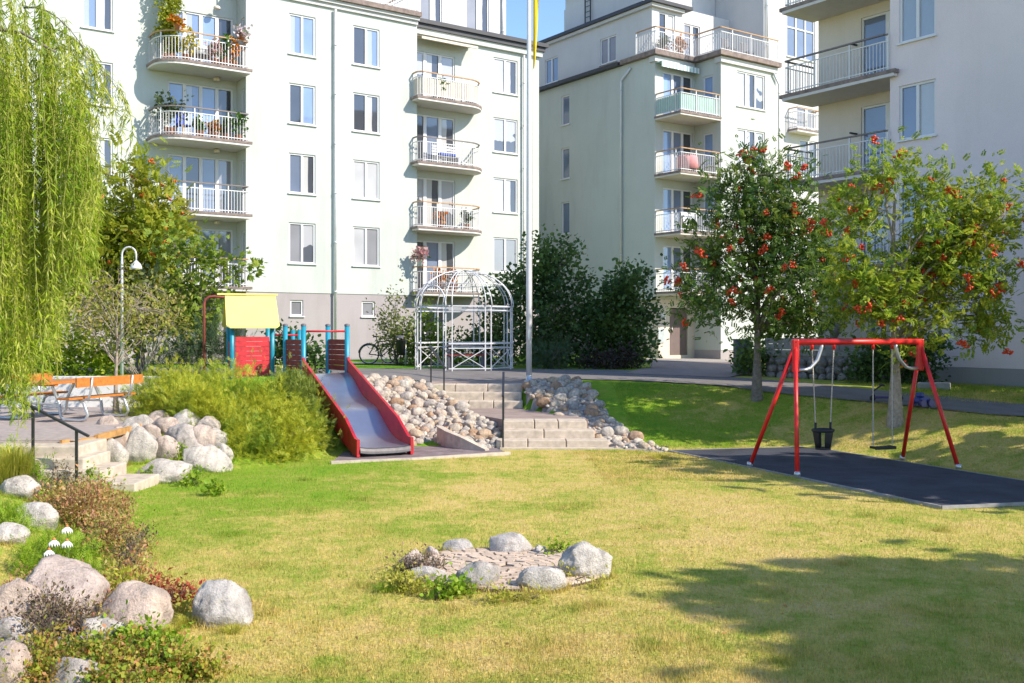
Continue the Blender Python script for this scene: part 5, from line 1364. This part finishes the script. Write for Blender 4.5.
leafmat('dry_stem', [(.25,.16,.1),(.3,.2,.14),(.14,.15,.05)], .25)
leafmat('fallen', [(.5,.36,.06),(.42,.22,.06),(.30,.16,.06),(.45,.42,.10)], .2)
leafmat('tuft', [(.40,.42,.04),(.52,.50,.07),(.62,.56,.14)], .5)
def B_(u, v, r, Y, dy=0, sq=1.0, dp=1.0):
    Y2 = Y+dy; s = Y2/F; return (pa(u,Y2), Y2, pz(v,Y2), r*s, r*s*dp, r*s*sq)
def berry_mesh(name, mat, r=.034, n=15, spread=.085):
    m = MB(); rg = random.Random(4)
    for i in range(n):
        c = Vector((rg.gauss(0,spread*.55),rg.gauss(0,spread*.55),rg.gauss(0,spread*.3)))
        m.add([c+Vector(p)*r for p in ((1,0,0),(-1,0,0),(0,1,0),(0,-1,0),(0,0,1),(0,0,-1))], [(0,2,4),(2,1,4),(1,3,4),(3,0,4),(2,0,5),(1,2,5),(3,1,5),(0,3,5)], True)
    return m.mesh(name, mat)
BER, BERO = berry_mesh('berry_cluster','berry'), berry_mesh('berry_cluster','berry_orange', .04, 9)
def tree(name, label, cat, base, height, r0, blobs, nend, leaf, tmpl, size, clusters, per, seed, bark='bark', berries=0, bmesh_=None, group=None, fork=.35, sigma=.26, ntw=160, lean=(0,0), droop=.1, shell=.4):
    rg = np.random.default_rng(seed); rnd.seed(seed)
    t = thing(name, label, cat, base, 0, group); off = tuple(base)
    cr, C = cloud('crown', blobs, clusters, per, size, tmpl, leaf, rg, sigma, shell, .25, .6, droop, parent=t, off=off, ret=True)
    m = MB(); ends = [tuple(C[i]) for i in rg.choice(len(C), nend, replace=False)]
    sec = limbs(m, base, height, r0, ends, fork, lean); twigs(m, sec, C, ntw)
    part('trunk', m, bark, t, off)
    for i in range(berries):
        c = C[rg.integers(len(C))]; cc = C.mean(0); c = c + (c-cc)/np.linalg.norm(c-cc)*rg.uniform(-.15,.35) + rg.normal(0,.08,3) + np.array((0,-.12,-.05))
        bo = bpy.data.objects.new('berry_cluster', bmesh_); COL.objects.link(bo); bo.parent = t
        bo.location = tuple(c-np.array(off)); bo.rotation_euler = (rg.random(),rg.random(),rg.random()*6); s = .8+.5*rg.random(); bo.scale = (s,s,s)
    return t
def shrub(label, cat, base, blobs, leaf, tmpl, size, clusters, per, seed, stems=8, name='shrub', bark='bark', sigma=.18, shell=.35, zmin=.02, up=.35, outward=.7, droop=0, group=None, r=.022):
    rg = np.random.default_rng(seed); rnd.seed(seed); base = Vector(base)
    t = thing(name, label, cat, base, 0, group); off = tuple(base)
    o, C = cloud('foliage', blobs, clusters, per, size, tmpl, leaf, rg, sigma, shell, up, outward, droop, parent=t, off=off, zmin=zmin, ret=True)
    if stems:
        m = MB(); sec = []
        for i in range(stems):
            e = Vector(C[rg.integers(len(C))]); a = Vector((base.x+rnd.uniform(-.12,.12), base.y+rnd.uniform(-.12,.12), tz(base.x,base.y)-.05))
            c = curve_pts(a, e, .1, 5, jit=.05); m.tube(c, [r*(1-.8*k/5) for k in range(6)], 5); sec.append(c)
        twigs(m, sec, C, stems*6, r*.25); part('stems', m, bark, t, off)
    return t
CP = compound(5,.2,.36); LB_, QL, LO = broadleaf(), quadleaf(), lobed()
# the two rowans by the swing
p = gp(757,400); Y = p.y
tree('rowan_tree', 'rowan with dark green crown and red berries, left of the red swing', 'tree', p, 4.6, .10,
  [B_(742,186,34,Y),B_(775,182,32,Y,.2),B_(738,215,48,Y,.3),B_(785,215,44,Y,-.4),B_(712,262,42,Y,.2),B_(765,265,55,Y,-.3),B_(812,255,40,Y,.4),B_(705,300,32,Y,-.3),B_(755,308,34,Y,.3),B_(800,315,38,Y),B_(815,285,28,Y,-.2),B_(757,162,16,Y)],
  22, 'rowan_leaf', CP, .155, 520, 14, 21, berries=95, bmesh_=BER, sigma=.2, shell=.3)
p = gp(895,425); Y = p.y
tree('rowan_tree', 'rowan with sunlit yellow coloured crown and red berries, behind the right half of the swing', 'tree', p, 4.7, .115,
  [B_(885,175,26,Y,.2),B_(862,212,32,Y,.3),B_(925,200,36,Y,-.3),B_(975,205,34,Y),B_(855,262,32,Y,-.2),B_(960,245,46,Y,.3),B_(995,225,22,Y),B_(985,285,34,Y,-.3),B_(925,275,40,Y,.3),B_(880,300,36,Y,-.3),B_(848,300,24,Y,.3),B_(930,318,34,Y),B_(985,318,24,Y,.2),B_(910,345,18,Y,-.3)],
  22, 'rowan_leaf_sunny', CP, .155, 450, 15, 23, bark='bark_light', berries=98, bmesh_=BER, sigma=.19, shell=.3)
# trees outside the frame on the right whose shade falls on the lawn
for i, (x, y, h, s, lb) in enumerate(((13.2,13.6,7.4,1.0,'broad leafy tree on the lawn right of the swing pad, outside the picture'),(13.1,3.7,8.6,1.4,'broad leafy tree on the lawn to the right of the camera, outside the picture'),(15.3,19.3,9.2,1.0,'tall leafy tree beside the lilac block, outside the picture'))):
    bb = [(x,y,h*.62,2.3*s,2.3*s,2.0*s),(x-1.1*s,y+.5,h*.5,1.6*s,1.6*s,1.3*s),(x+.9,y-.6,h*.52,1.7*s,1.7*s,1.4*s),(x+.2,y+.2,h*.85,1.3*s,1.3*s,1.1*s)]
    tree('leafy_tree', lb, 'tree', (x,y,tz(x,y)), h*.8, .16, bb, 18, 'rowan_leaf', LB_, .42, 560, 11, 60+i, sigma=.34)
# rowan with orange berries and a lobed-leaf tree by the house at the left
p = Vector((pa(140,29.5),29.5,tz(-10,29.5))); Y = p.y
tree('rowan_tree', 'rowan with yellowish leaves and orange berries, behind the street lamp', 'tree', p, 5.0, .11,
  [B_(130,215,42,Y),B_(100,240,40,Y,.3),B_(160,225,34,Y,-.2),B_(150,270,40,Y,.2),B_(110,285,44,Y),B_(165,195,22,Y),B_(75,265,36,Y,.2),B_(145,175,20,Y),B_(168,290,28,Y)],
  16, 'yellow_leaf', CP, .26, 560, 8, 31, berries=70, bmesh_=BERO, sigma=.28)
p = Vector((pa(200,27.6),27.6,tz(-8.5,27.6))); Y = p.y
tree('maple_tree', 'small maple with green lobed leaves, left of the yellow playhouse roof', 'tree', p, 3.0, .07,
  [B_(200,262,24,Y),B_(225,268,18,Y,.2),B_(245,268,13,Y),B_(190,300,30,Y,.2),B_(215,300,26,Y),B_(175,250,22,Y),B_(205,330,24,Y,-.2),B_(178,322,24,Y)],
  14, 'mid_leaf', LO, .16, 160, 9, 33, sigma=.2, ntw=90)
# willow whose trunk stands outside the frame at the left
wx, wy = -10.4, 14.6
W_ = thing('willow_tree', 'weeping willow with yellow green hanging branches at the left edge', 'tree', (wx,wy,tz(wx,wy)))
wo = np.array((wx,wy,tz(wx,wy))); rg = np.random.default_rng(5); rnd.seed(5)
m = MB(); mtw = MB(); tops = []
trk = [(wx,wy,.0),(wx+.1,wy,2.5),(wx+.2,wy+.1,5),(wx+.3,wy,7.2)]
m.tube(trk, [.32,.26,.22,.15], 12)
for i in range(20):
    az = rg.uniform(-1.9,1.9); L = rg.uniform(1.6,4.4); h = rg.uniform(5.6,8.6)
    e = (wx+.3+L*math.cos(az), wy+L*math.sin(az)*.75, h)
    c = curve_pts((wx+.2,wy,rg.uniform(4.5,7)), e, .9, 8, jit=.1); m.tube(c, [.07*(1-.8*k/8) for k in range(9)], 6)
    tops += c[3:]
LP = []; LD = []; LS = []
def strand(x, y, z0, z1, sway):
    ph = rg.random()*6.28; dx, dy = sway; k = max(6, int((z0-z1)/.3)); pts = []
    for j in range(k+1):
        t = j/k; arch = math.sin(min(1,t*3)*math.pi/2)
        pts.append(np.array((x+dx*arch+.05*math.sin(ph+t*6), y+dy*arch+.05*math.cos(ph+t*5), z0+.12*math.sin(min(1,t*4)*math.pi)-(z0-z1)*t)))
    mtw.tube([tuple(p_) for p_ in pts], [.004]*(k+1), 3, False)
    n = int((z0-z1)/.026)
    for _ in range(n):
        t = rg.random()*k; i = min(k-1,int(t)); q = pts[i]+(pts[i+1]-pts[i])*(t-i)
        d = np.array((rg.normal(0,.75), rg.normal(0,.75), -1.0+rg.normal(0,.45)))
        LP.append(q); LD.append(d); LS.append(rg.uniform(.06,.17))
def wlim(u, Y):                                         # how low strands hang at a photo column
    return interp([(-80,330),(0,372),(25,385),(45,360),(62,345),(75,300),(95,255),(112,205),(125,105)], u)
WC = [(rg.uniform(-60,106), rg.uniform(13.2,16.4), rg.normal(0,24)) for _ in range(64)]
for i in range(490):
    cu, cY, cz = WC[rg.integers(64)] if i > 45 else (rg.uniform(60,98), rg.uniform(13.2,16.4), 0); u = cu+rg.normal(0,3.5); Y = cY+rg.normal(0,.12); x = pa(u,Y)
    z1 = pz(wlim(u,Y)+cz-16+rg.normal(0,18), Y); zt_ = 8.4 - .55*max(0,(x+8.5)) - rg.random()*2.2
    ut = interp([(60,0),(85,60),(104,150)], u) if u > 60 else -200
    zt_ = min(zt_, pz(ut+rg.uniform(-30,60), Y)) if u > 60 else zt_
    if zt_ - z1 < .5: continue
    strand(x-.2, y:=Y, zt_, max(z1, .9), (.10,rg.normal(0,.1)))
# the arching branch that reaches out to the right at the top
for k in (1,4,7):
    c = curve_pts((pa(20+4*k,14.6),14.6,7.2-.1*k), (pa(94+2.3*k,14.6),14.4+.1*k,pz(62+4*k,14.6)), .25, 6); m.tube(c, [.016,.014,.011,.009,.008,.006,.004], 5)
    for j in (1,1,2,2,2,3,3,3,4,4,4,5,5,5,6,6):
        q = c[j].lerp(c[min(6,j+1)], rg.random()); strand(q.x, q.y+rg.normal(0,.12), q.z+.03, q.z-rg.uniform(.35,1.15), (.06,0))
V = place(np.array([(0,0,0),(.45,-.075,.04),(1,0,-.05),(.45,.075,.04)]), np.array(LP), np.array(LD), np.array(LS), rg) - wo
link('crown', raw_mesh('crown', V, [(0,1,2,3)], 'willow_leaf'), W_)
part('trunk', m, 'bark', W_, tuple(wo)); part('hanging_twigs', mtw, 'willow_twig', W_, tuple(wo))
# small bare tree growing through the terrace, brown bush and hedges behind it
p = Vector((pa(116,21.6),21.6,DZ)); Y = 21.6
tree('young_tree', 'thin young tree with pale bark and sparse brownish leaves beside the picnic bench', 'tree', p, 1.9, .055,
  [B_(95,300,30,Y),B_(140,310,30,Y,.2),B_(115,285,26,Y),B_(165,315,22,Y),B_(80,320,22,Y)], 16, 'brown_leaf', QL, .09, 130, 5, 35, bark='bark_light', fork=.3, sigma=.16, ntw=110)
Y = 25.6
shrub('bright yellow green hedge bush behind the picnic table', 'bush', (pa(65,Y),Y,tz(-11,Y)), [B_(30,362,32,Y),B_(70,352,34,Y,.2),B_(105,360,26,Y),B_(0,360,34,Y),B_(95,375,26,Y),B_(50,378,30,Y)], 'hedge_leaf', LB_, .10, 340, 13, 41)
Y = 27.5
shrub('green leafy bush between the street lamp and the maple', 'bush', (pa(150,Y),Y,tz(-9.8,Y)), [B_(155,300,28,Y),B_(130,325,28,Y),B_(170,318,24,Y)], 'pale_shrub', LB_, .14, 150, 9, 42)
Y = 25.2
shrub('tangled brownish bush of fading twigs under the street lamp', 'bush', (pa(140,Y),Y,tz(-9,Y)), [B_(95,300,26,Y),B_(140,318,34,Y),B_(175,322,22,Y),B_(110,330,30,Y),B_(85,325,28,Y)], 'brown_leaf', QL, .10, 300, 9, 43, stems=14, bark='bark_light', r=.016)
# shrubs along the house
Y = 33.8
shrub('tall dark green shrub right behind the flagpole', 'bush', (pa(548,Y),Y,tz(1.2,Y)), [B_(548,262,30,Y),B_(565,255,20,Y),B_(530,285,32,Y,.3),B_(560,300,36,Y,-.3),B_(525,330,34,Y),B_(565,340,36,Y),B_(540,360,26,Y,-.4),B_(510,300,20,Y),B_(580,285,14,Y)], 'dark_leaf', LB_, .115, 640, 15, 51, stems=14)
Y = 33.4
shrub('rounded dark green shrub between the tall shrub and the entrance door', 'bush', (pa(620,Y),Y,tz(3.4,Y)), [B_(625,290,24,Y),B_(610,315,30,Y),B_(638,315,22,Y),B_(600,345,34,Y),B_(635,345,24,Y,-.3),B_(620,360,22,Y),B_(640,278,10,Y)], 'dark_leaf', LB_, .12, 560, 15, 52, stems=12)
Y = 31.8
shrub('low purple brown shrub at the edge of the asphalt path', 'bush', (pa(612,Y),Y,tz(3.1,Y)), [B_(605,362,14,Y),B_(625,360,15,Y),B_(590,364,11,Y)], 'purple_leaf', QL, .12, 110, 10, 53, stems=8)
shrub('low blue green shrub behind the flagpole foot', 'bush', (pa(555,Y),Y,tz(1.4,Y)), [B_(560,358,17,Y),B_(545,362,13,Y)], 'juniper_blue', sprig(), .26, 60, 8, 54, stems=4)
Y = 35.2
shrub('loose pale green shrub left of the pavilion behind the litter bin', 'bush', (pa(398,Y),Y,tz(-4,Y)), [B_(388,322,15,Y),B_(402,335,17,Y,-.2),B_(384,345,12,Y),B_(396,300,8,Y)], 'pale_shrub', LB_, .085, 130, 12, 55, stems=9)
shrub('leafy shrub seen through the left half of the pavilion', 'bush', (pa(425,Y),Y,tz(-3,Y)), [B_(420,338,20,Y),B_(440,345,20,Y),B_(415,355,16,Y),B_(455,352,16,Y),B_(425,315,12,Y)], 'mid_leaf', LB_, .10, 220, 13, 56, stems=9)
shrub('leafy shrub seen through the right half of the pavilion', 'bush', (pa(490,Y),Y,tz(-.8,Y)), [B_(480,345,22,Y),B_(500,325,20,Y),B_(505,350,18,Y),B_(490,300,14,Y),B_(515,290,14,Y)], 'dark_leaf', LB_, .11, 230, 13, 57, stems=9)
Y = 27.5
shrub('dark bush behind the playhouse and the slide posts', 'bush', (pa(288,Y),Y,tz(-6.1,Y)), [B_(290,350,20,Y),B_(305,356,16,Y),B_(275,352,14,Y),B_(318,362,12,Y)], 'dark_leaf', LB_, .12, 120, 10, 58)
Y = 26.4
shrub('blue green juniper bush left of the playhouse', 'bush', (pa(215,Y),Y,tz(-7.7,Y)), [B_(210,345,16,Y),B_(190,352,18,Y),B_(225,352,16,Y),B_(170,358,18,Y)], 'juniper_blue', sprig(), .3, 110, 9, 59, stems=5)
# golden junipers covering the mound by the playhouse
SP = sprig(13, .06, .42)
Y = 21.2
shrub('golden juniper covering the left part of the mound beside the picnic terrace', 'bush', (pa(170,Y),Y,tz(-7,Y)), [B_(188,417,26,Y,-.2),B_(205,425,26,Y,-.7),B_(175,410,28,Y,-.2),B_(150,421,24,Y),B_(180,409,31,Y,.3),B_(160,441,22,Y,-1),B_(205,399,22,Y,.8),B_(195,431,26,Y,-.6),B_(150,403,18,Y,.6)], 'juniper_gold', SP, .155, 1000, 13, 61, name='juniper', stems=9, shell=.72, up=.1, outward=1.0)
Y = 20.4
shrub('golden juniper in the middle of the mound, highest, in front of the playhouse', 'bush', (pa(232,Y),Y,tz(-5.7,Y)), [B_(228,411,27,Y,.6),B_(252,426,29,Y,.2),B_(222,441,26,Y,-.8),B_(250,444,21,Y,-1.2),B_(210,421,22,Y,.2),B_(235,394,16,Y,1.4)], 'juniper_gold', SP, .155, 1100, 13, 62, name='juniper', stems=9, shell=.72, up=.1, outward=1.0)
Y = 19.8
shrub('golden juniper spilling down the mound to the lawn beside the slide', 'bush', (pa(285,Y),Y,tz(-4.4,Y)), [B_(274,421,16,Y,1.4),B_(263,413,18,Y,1.2),B_(289,429,13,Y,.9),B_(297,436,10,Y,.2),B_(276,431,21,Y,.3),B_(291,438,17,Y,-.4),B_(267,454,16,Y,-1.0),B_(301,432,11,Y,.3),B_(289,456,11,Y,-.9),B_(242,458,12,Y,-1.2)], 'juniper_gold', SP, .15, 1000, 13, 63, name='juniper', stems=8, shell=.72, up=.05, outward=1.0)
# right side bushes
Y = 29.3
shrub('dark bush between the concrete pillar and the left rowan trunk', 'bush', (pa(752,Y),Y,tz(7,Y)), [B_(752,358,15,Y),B_(742,364,10,Y),B_(764,364,12,Y)], 'dark_leaf', LB_, .12, 90, 10, 64)
Y = 26.6
shrub('large dark bush by the lilac block behind the right rowan trunk', 'bush', (pa(905,Y),Y,tz(10,Y)), [B_(880,362,20,Y),B_(905,358,22,Y),B_(925,352,18,Y),B_(866,368,16,Y),B_(940,345,9,Y),B_(918,372,16,Y)], 'dark_leaf', LB_, .10, 300, 14, 65)
Y = 31.0
shrub('green bush on top of the rubble wall, between the rowans', 'bush', (pa(790,Y),Y,1.9), [B_(780,318,20,Y),B_(800,325,18,Y),B_(770,335,14,Y),B_(790,300,14,Y)], 'mid_leaf', LB_, .13, 120, 10, 66)
# the flower bank in the foreground
def px_blobs(lst, lift=.5):
    out = []
    for u, v, r, sq in lst:
        q = gp(u, v+r*.6*sq); s = q.y/F; out.append((q.x, q.y+r*s*.3, q.z+r*s*sq*lift, r*s, r*s*.8, r*s*sq))
    return out
def bed(label, lst, leaf, tm, size, cl, per, seed, stems=6, name='perennial', cat='plant', sigma=.06, up=.5, bark='soil', r=.006, lift=.55, group=None):
    bb = px_blobs(lst, lift); c = bb[0]
    return shrub(label, cat, (c[0],c[1],tz(c[0],c[1])), bb, leaf, tm, size, cl, per, seed, stems, name, bark, sigma, .25, -.01, up, .6, group=group, r=r)
bed('mass of coppery pink foliage right of the flat grey boulder, below the garden steps', [(80,512,34,.95),(108,538,32,.95),(125,575,28,.8),(60,500,24,.7),(100,500,24,.6),(135,550,16,.9)], 'red_plant', QL, .04, 620, 13, 71, 26, r=.005)
bed('clump of dark purple seed stems at the right edge of the coppery foliage', [(128,555,16,1.4),(140,540,13,1.2)], 'stem_dark', QL, .03, 110, 8, 72, 22, bark='bark')
bed('golden juniper shoots creeping over the slope right above the terrace boulders', [(192,408,22,.8),(206,418,20,.8),(184,400,16,.8)], 'juniper_gold', SP, .15, 260, 12, 96, 3, name='juniper', cat='bush', sigma=.12, r=.012)
bed('dark green juniper shoots between the golden shrubs and the red slide', [(297,398,15,.9),(308,414,13,.9),(316,430,11,.9),(287,388,14,.8),(300,388,10,.8),(322,444,9,.8)], 'juniper_mix', SP, .15, 300, 12, 97, 4, name='juniper', cat='bush', sigma=.12, r=.012)
bed('rusty orange foliage growing between the biggest boulder and the sloping boulder', [(104,612,16,1.0),(112,628,14,.9),(96,632,14,.9)], 'red_plant', QL, .036, 220, 10, 98, 16, r=.004)
bed('yellow green leafy clump at the foot of the sloping boulder', [(120,645,18,.6),(150,648,18,.6),(172,650,14,.5)], 'fern', LB_, .034, 190, 9, 99, 8)
bed('rust and green foliage spilling over the left edge pink boulder', [(8,600,18,1.0),(26,592,14,1.0),(4,620,16,1.0)], 'red_plant', QL, .036, 200, 10, 101, 14, r=.004)
bed('coppery foliage in front of the lowest garden step', [(95,500,20,1.0),(118,506,16,.9),(70,508,18,.9),(44,512,16,.9)], 'red_plant', QL, .042, 280, 10, 102, 16, r=.005)
bed('tall yellow green leaves beside the grass tuft at the left edge', [(10,470,14,1.5),(26,478,12,1.2)], 'fern', sprig(9,.07,.4), .14, 90, 9, 103, 5)
bed('bright green feathery plant under the coneflowers', [(50,558,26,.7),(30,568,24,.7),(75,560,20,.7),(85,575,14,.6)], 'fern', sprig(9,.07,.4), .10, 190, 9, 73, 6)
bed('bright green plant at the left edge beside the flat grey boulder', [(5,522,18,1.0),(12,535,14,.8)], 'fern', sprig(9,.07,.4), .10, 80, 9, 74, 4)
bed('plant with scarlet leaves between the sloping boulder and the single grey boulder', [(165,603,20,.8),(152,592,14,.9),(183,600,14,.9)], 'red_leaf', QL, .042, 130, 9, 75, 10)
bed('yellow green sprawling plant behind the sloping boulder', [(120,592,24,.8),(145,600,16,.8),(180,612,18,.6)], 'tuft', QL, .05, 130, 9, 76, 10)
bed('autumn coloured geranium along the bottom edge of the picture', [(120,668,30,.6),(160,672,32,.5),(105,690,30,.6),(200,676,20,.5),(140,700,30,.5)], 'geranium', LB_, .030, 640, 12, 77, 14)
bed('thin dark stems with small seed heads in front of the biggest boulder', [(45,622,30,1.1),(75,630,26,1.0),(30,640,26,1.0)], 'stem_dark', QL, .028, 420, 9, 78, 60, bark='bark', r=.004)
bed('olive green wiry plant low among the left edge boulders', [(45,660,28,.8),(20,675,24,.8),(80,655,22,.8),(60,680,24,.7)], 'geranium', QL, .034, 460, 10, 79, 18)
bed('pale violet flowers in the bottom left corner', [(38,668,14,.6),(70,650,12,.7),(76,667,10,.6)], 'violet', QL, .03, 60, 8, 80, 10)
bed('dark stemmed plant over the left edge pink boulder', [(30,612,20,1.0),(12,630,18,.9)], 'stem_dark', QL, .028, 200, 9, 81, 34, bark='bark', r=.004)
bed('tall yellow green weed beside the handrail of the garden steps', [(92,480,9,1.6),(98,455,8,2.2),(104,490,10,1.2)], 'fern', LB_, .045, 70, 7, 82, 6)
bed('dark seed stems in front of the garden steps', [(55,480,18,1.1),(75,492,18,1.0),(30,490,18,.9)], 'stem_dark', QL, .032, 160, 8, 83, 34, bark='bark')
for i, (u, v, r, lb) in enumerate(((150,478,10,'small green weed growing between terrace boulders, left one'),(178,455,9,'yellowish weed growing between terrace boulders, middle one'),(192,480,14,'low leafy weed at the foot of the terrace bank'),(214,492,9,'green weed beside the white boulder at the foot of the terrace bank'),(168,468,6,'little tuft in the gap of the terrace boulders'))):
    bed(lb, [(u,v,r,.8)], 'fern', LB_, .05, 34, 8, 84+i, 3)
bed('withered brown stems at the left end of the stone ring', [(420,570,18,.7),(405,568,14,.9),(438,566,10,.8)], 'dry_stem', QL, .035, 110, 8, 90, 18, bark='bark')
bed('fresh green leafy clump between the two front stones of the ring', [(445,595,14,.6),(462,592,8,.6)], 'fern', LB_, .038, 90, 10, 91, 4)
bed('small green sprout beside the smallest ring stone', [(560,552,7,1.1),(552,556,6,.8)], 'fern', QL, .05, 34, 7, 92, 5)
bed('low grassy weed at the left foot of the stone ring', [(402,586,14,.6),(414,592,14,.5),(392,582,9,.5)], 'tuft', QL, .04, 110, 9, 93, 3)
bed('low weed at the right side of the ring paving', [(568,578,9,.6),(596,588,9,.5)], 'tuft', QL, .035, 40, 8, 94, 2)
bed('low weed in front of the widest ring stone', [(500,600,14,.5),(535,602,12,.4)], 'tuft', QL, .035, 50, 8, 95, 2)
# coneflowers
for i, (u, v, lb) in enumerate(((67,527,'white coneflower standing highest of the four'),(54,540,'white coneflower with the tallest orange cone, below the highest one'),(67,541,'white coneflower right of the one with the tallest cone'),(49,550,'white coneflower standing lowest of the four'))):
    b_ = gp(u+2, 580); top = Vector((pa(u,b_.y), b_.y, pz(v,b_.y))); t = thing('coneflower', lb, 'flower', b_, 0, 'white coneflowers'); h = top-b_
    part('stem', MB().tube([(0,0,-.03),(h.x*.4,.01,h.z*.5),(h.x,0,h.z)], .004, 6), 'leaf_plain', t)
    m = MB()
    for k in range(13):
        a = 2*math.pi*k/13; c, s = math.cos(a), math.sin(a); w = .009
        m.add([(h.x+.012*c-s*w,.012*s+c*w,h.z),(h.x+.012*c+s*w,.012*s-c*w,h.z),(h.x+.045*c+s*w,.045*s-c*w,h.z-.028),(h.x+.056*c,.056*s,h.z-.06),(h.x+.045*c-s*w,.045*s+c*w,h.z-.028)], [(0,1,2,3,4)])
    part('petals', m, 'white_cloth', t); part('cone', MB().lathe([(.013,-.004),(.016,.008),(.011,.02),(.001,.025)], (h.x,0,h.z), 10), 'wood_orange', t)
# grass tufts
def tuft(label, u, v, h, n, spread, seed, mat='tuft', name='grass_tuft', w=.0035):
    rg = np.random.default_rng(seed); q = gp(u, v); V = np.zeros((n,5,3))
    az = rg.random(n)*6.283; r0 = spread*.35*rg.random(n); L = h*(.55+.5*rg.random(n)); out = spread*(.3+.9*rg.random(n))
    x, y = q.x+np.cos(az)*r0, q.y+np.sin(az)*r0; px, py = -np.sin(az)*w, np.cos(az)*w
    V[:,0] = np.stack([x-px,y-py,np.full(n,q.z-.02)],1); V[:,1] = np.stack([x+px,y+py,np.full(n,q.z-.02)],1)
    mx_, my_ = x+np.cos(az)*out*.4, y+np.sin(az)*out*.4
    V[:,2] = np.stack([mx_+px*.8,my_+py*.8,q.z+L*.75],1); V[:,3] = np.stack([mx_-px*.8,my_-py*.8,q.z+L*.75],1); V[:,4] = np.stack([x+np.cos(az)*out,y+np.sin(az)*out,q.z+L*(.6+.35*rg.random(n))],1)
    V2 = V - np.array(q); o = link(name, raw_mesh(name, V2, [(0,1,2),(0,2,3),(3,2,4)], mat), None, q); return tag(o, label, 'grass')
tuft('tall yellow green grass tuft at the left edge in front of the garden steps', 14, 492, .75, 700, .4, 1)
tuft('long grass at the left foot of the single grey boulder', 186, 628, .12, 240, .16, 2, w=.0022)
tuft('long grass at the right foot of the single grey boulder', 232, 634, .07, 160, .14, 3, w=.0022)
tuft('yellow grass tuft at the foot of the sloping boulder', 172, 636, .10, 200, .15, 4, w=.0022)
tuft('short grass tuft on the lawn edge beside the swing pad corner', 660, 458, .10, 200, .4, 5, w=.0035)
tuft('grass tuft at the left foot of the stone ring', 386, 592, .08, 220, .22, 6, 'fern', w=.0022)
tuft('grass tuft between the front ring stones', 518, 600, .06, 160, .16, 7, w=.0022)

rg = np.random.default_rng(8); P = []
while len(P) < 520:
    y = 7+13*rg.random()**1.4; x = (rg.random()-.5)*1.1*y
    if path_free(x,y): P.append((x,y,tz(x,y)+.035))
P = np.array(P); D = rg.normal(0,1,(len(P),3)); D[:,2] *= .15
o = link('fallen_leaves', raw_mesh('fallen_leaves', place(np.array(QL[0]), P, D, .02+.03*rg.random(len(P)), rg), QL[1], 'fallen')); tag(o, 'small fallen leaves scattered over the lawn', 'leaves', kind='stuff')

# ------------------------------------------------------------------ sky, sun, camera
SUN = Vector((.892,-.452,0)).normalized(); EL = math.radians(37)
sdir = Vector((SUN.x*math.cos(EL), SUN.y*math.cos(EL), math.sin(EL)))
w = bpy.data.worlds.new('World'); sc.world = w; w.use_nodes = True; nt = w.node_tree
sky = nt.nodes.new('ShaderNodeTexSky'); sky.sky_type = 'NISHITA'; sky.sun_disc = False
sky.sun_elevation = EL; sky.sun_rotation = math.atan2(SUN.x, SUN.y); sky.air_density = .85; sky.dust_density = .2; sky.ozone_density = 3.5
nt.links.new(sky.outputs[0], nt.nodes['Background'].inputs[0]); nt.nodes['Background'].inputs[1].default_value = .15
ld = bpy.data.lights.new('sun', 'SUN'); ld.energy = 3.6; ld.angle = math.radians(.53); ld.color = (1.0,.91,.78)
lo = bpy.data.objects.new('sun', ld); COL.objects.link(lo); lo.rotation_euler = (-sdir).to_track_quat('-Z','Y').to_euler(); lo.location = (30,-10,40)
cd = bpy.data.cameras.new('camera'); co = bpy.data.objects.new('camera', cd); COL.objects.link(co)
cd.sensor_width = 36; cd.lens = 36*F/1024; cd.shift_y = -(341.5-VH)/1024; cd.clip_end = 2000
co.location = (0,0,CAMZ); co.rotation_euler = (math.pi/2,0,0); sc.camera = co
vs = sc.view_settings; vs.view_transform = 'Standard'; vs.look = 'None'; vs.exposure = 1.0; vs.gamma = 1; vs.use_curve_mapping = False
sc.cycles.max_bounces = 6; sc.cycles.diffuse_bounces = 3; sc.cycles.glossy_bounces = 3; sc.cycles.transmission_bounces = 4; sc.cycles.transparent_max_bounces = 4
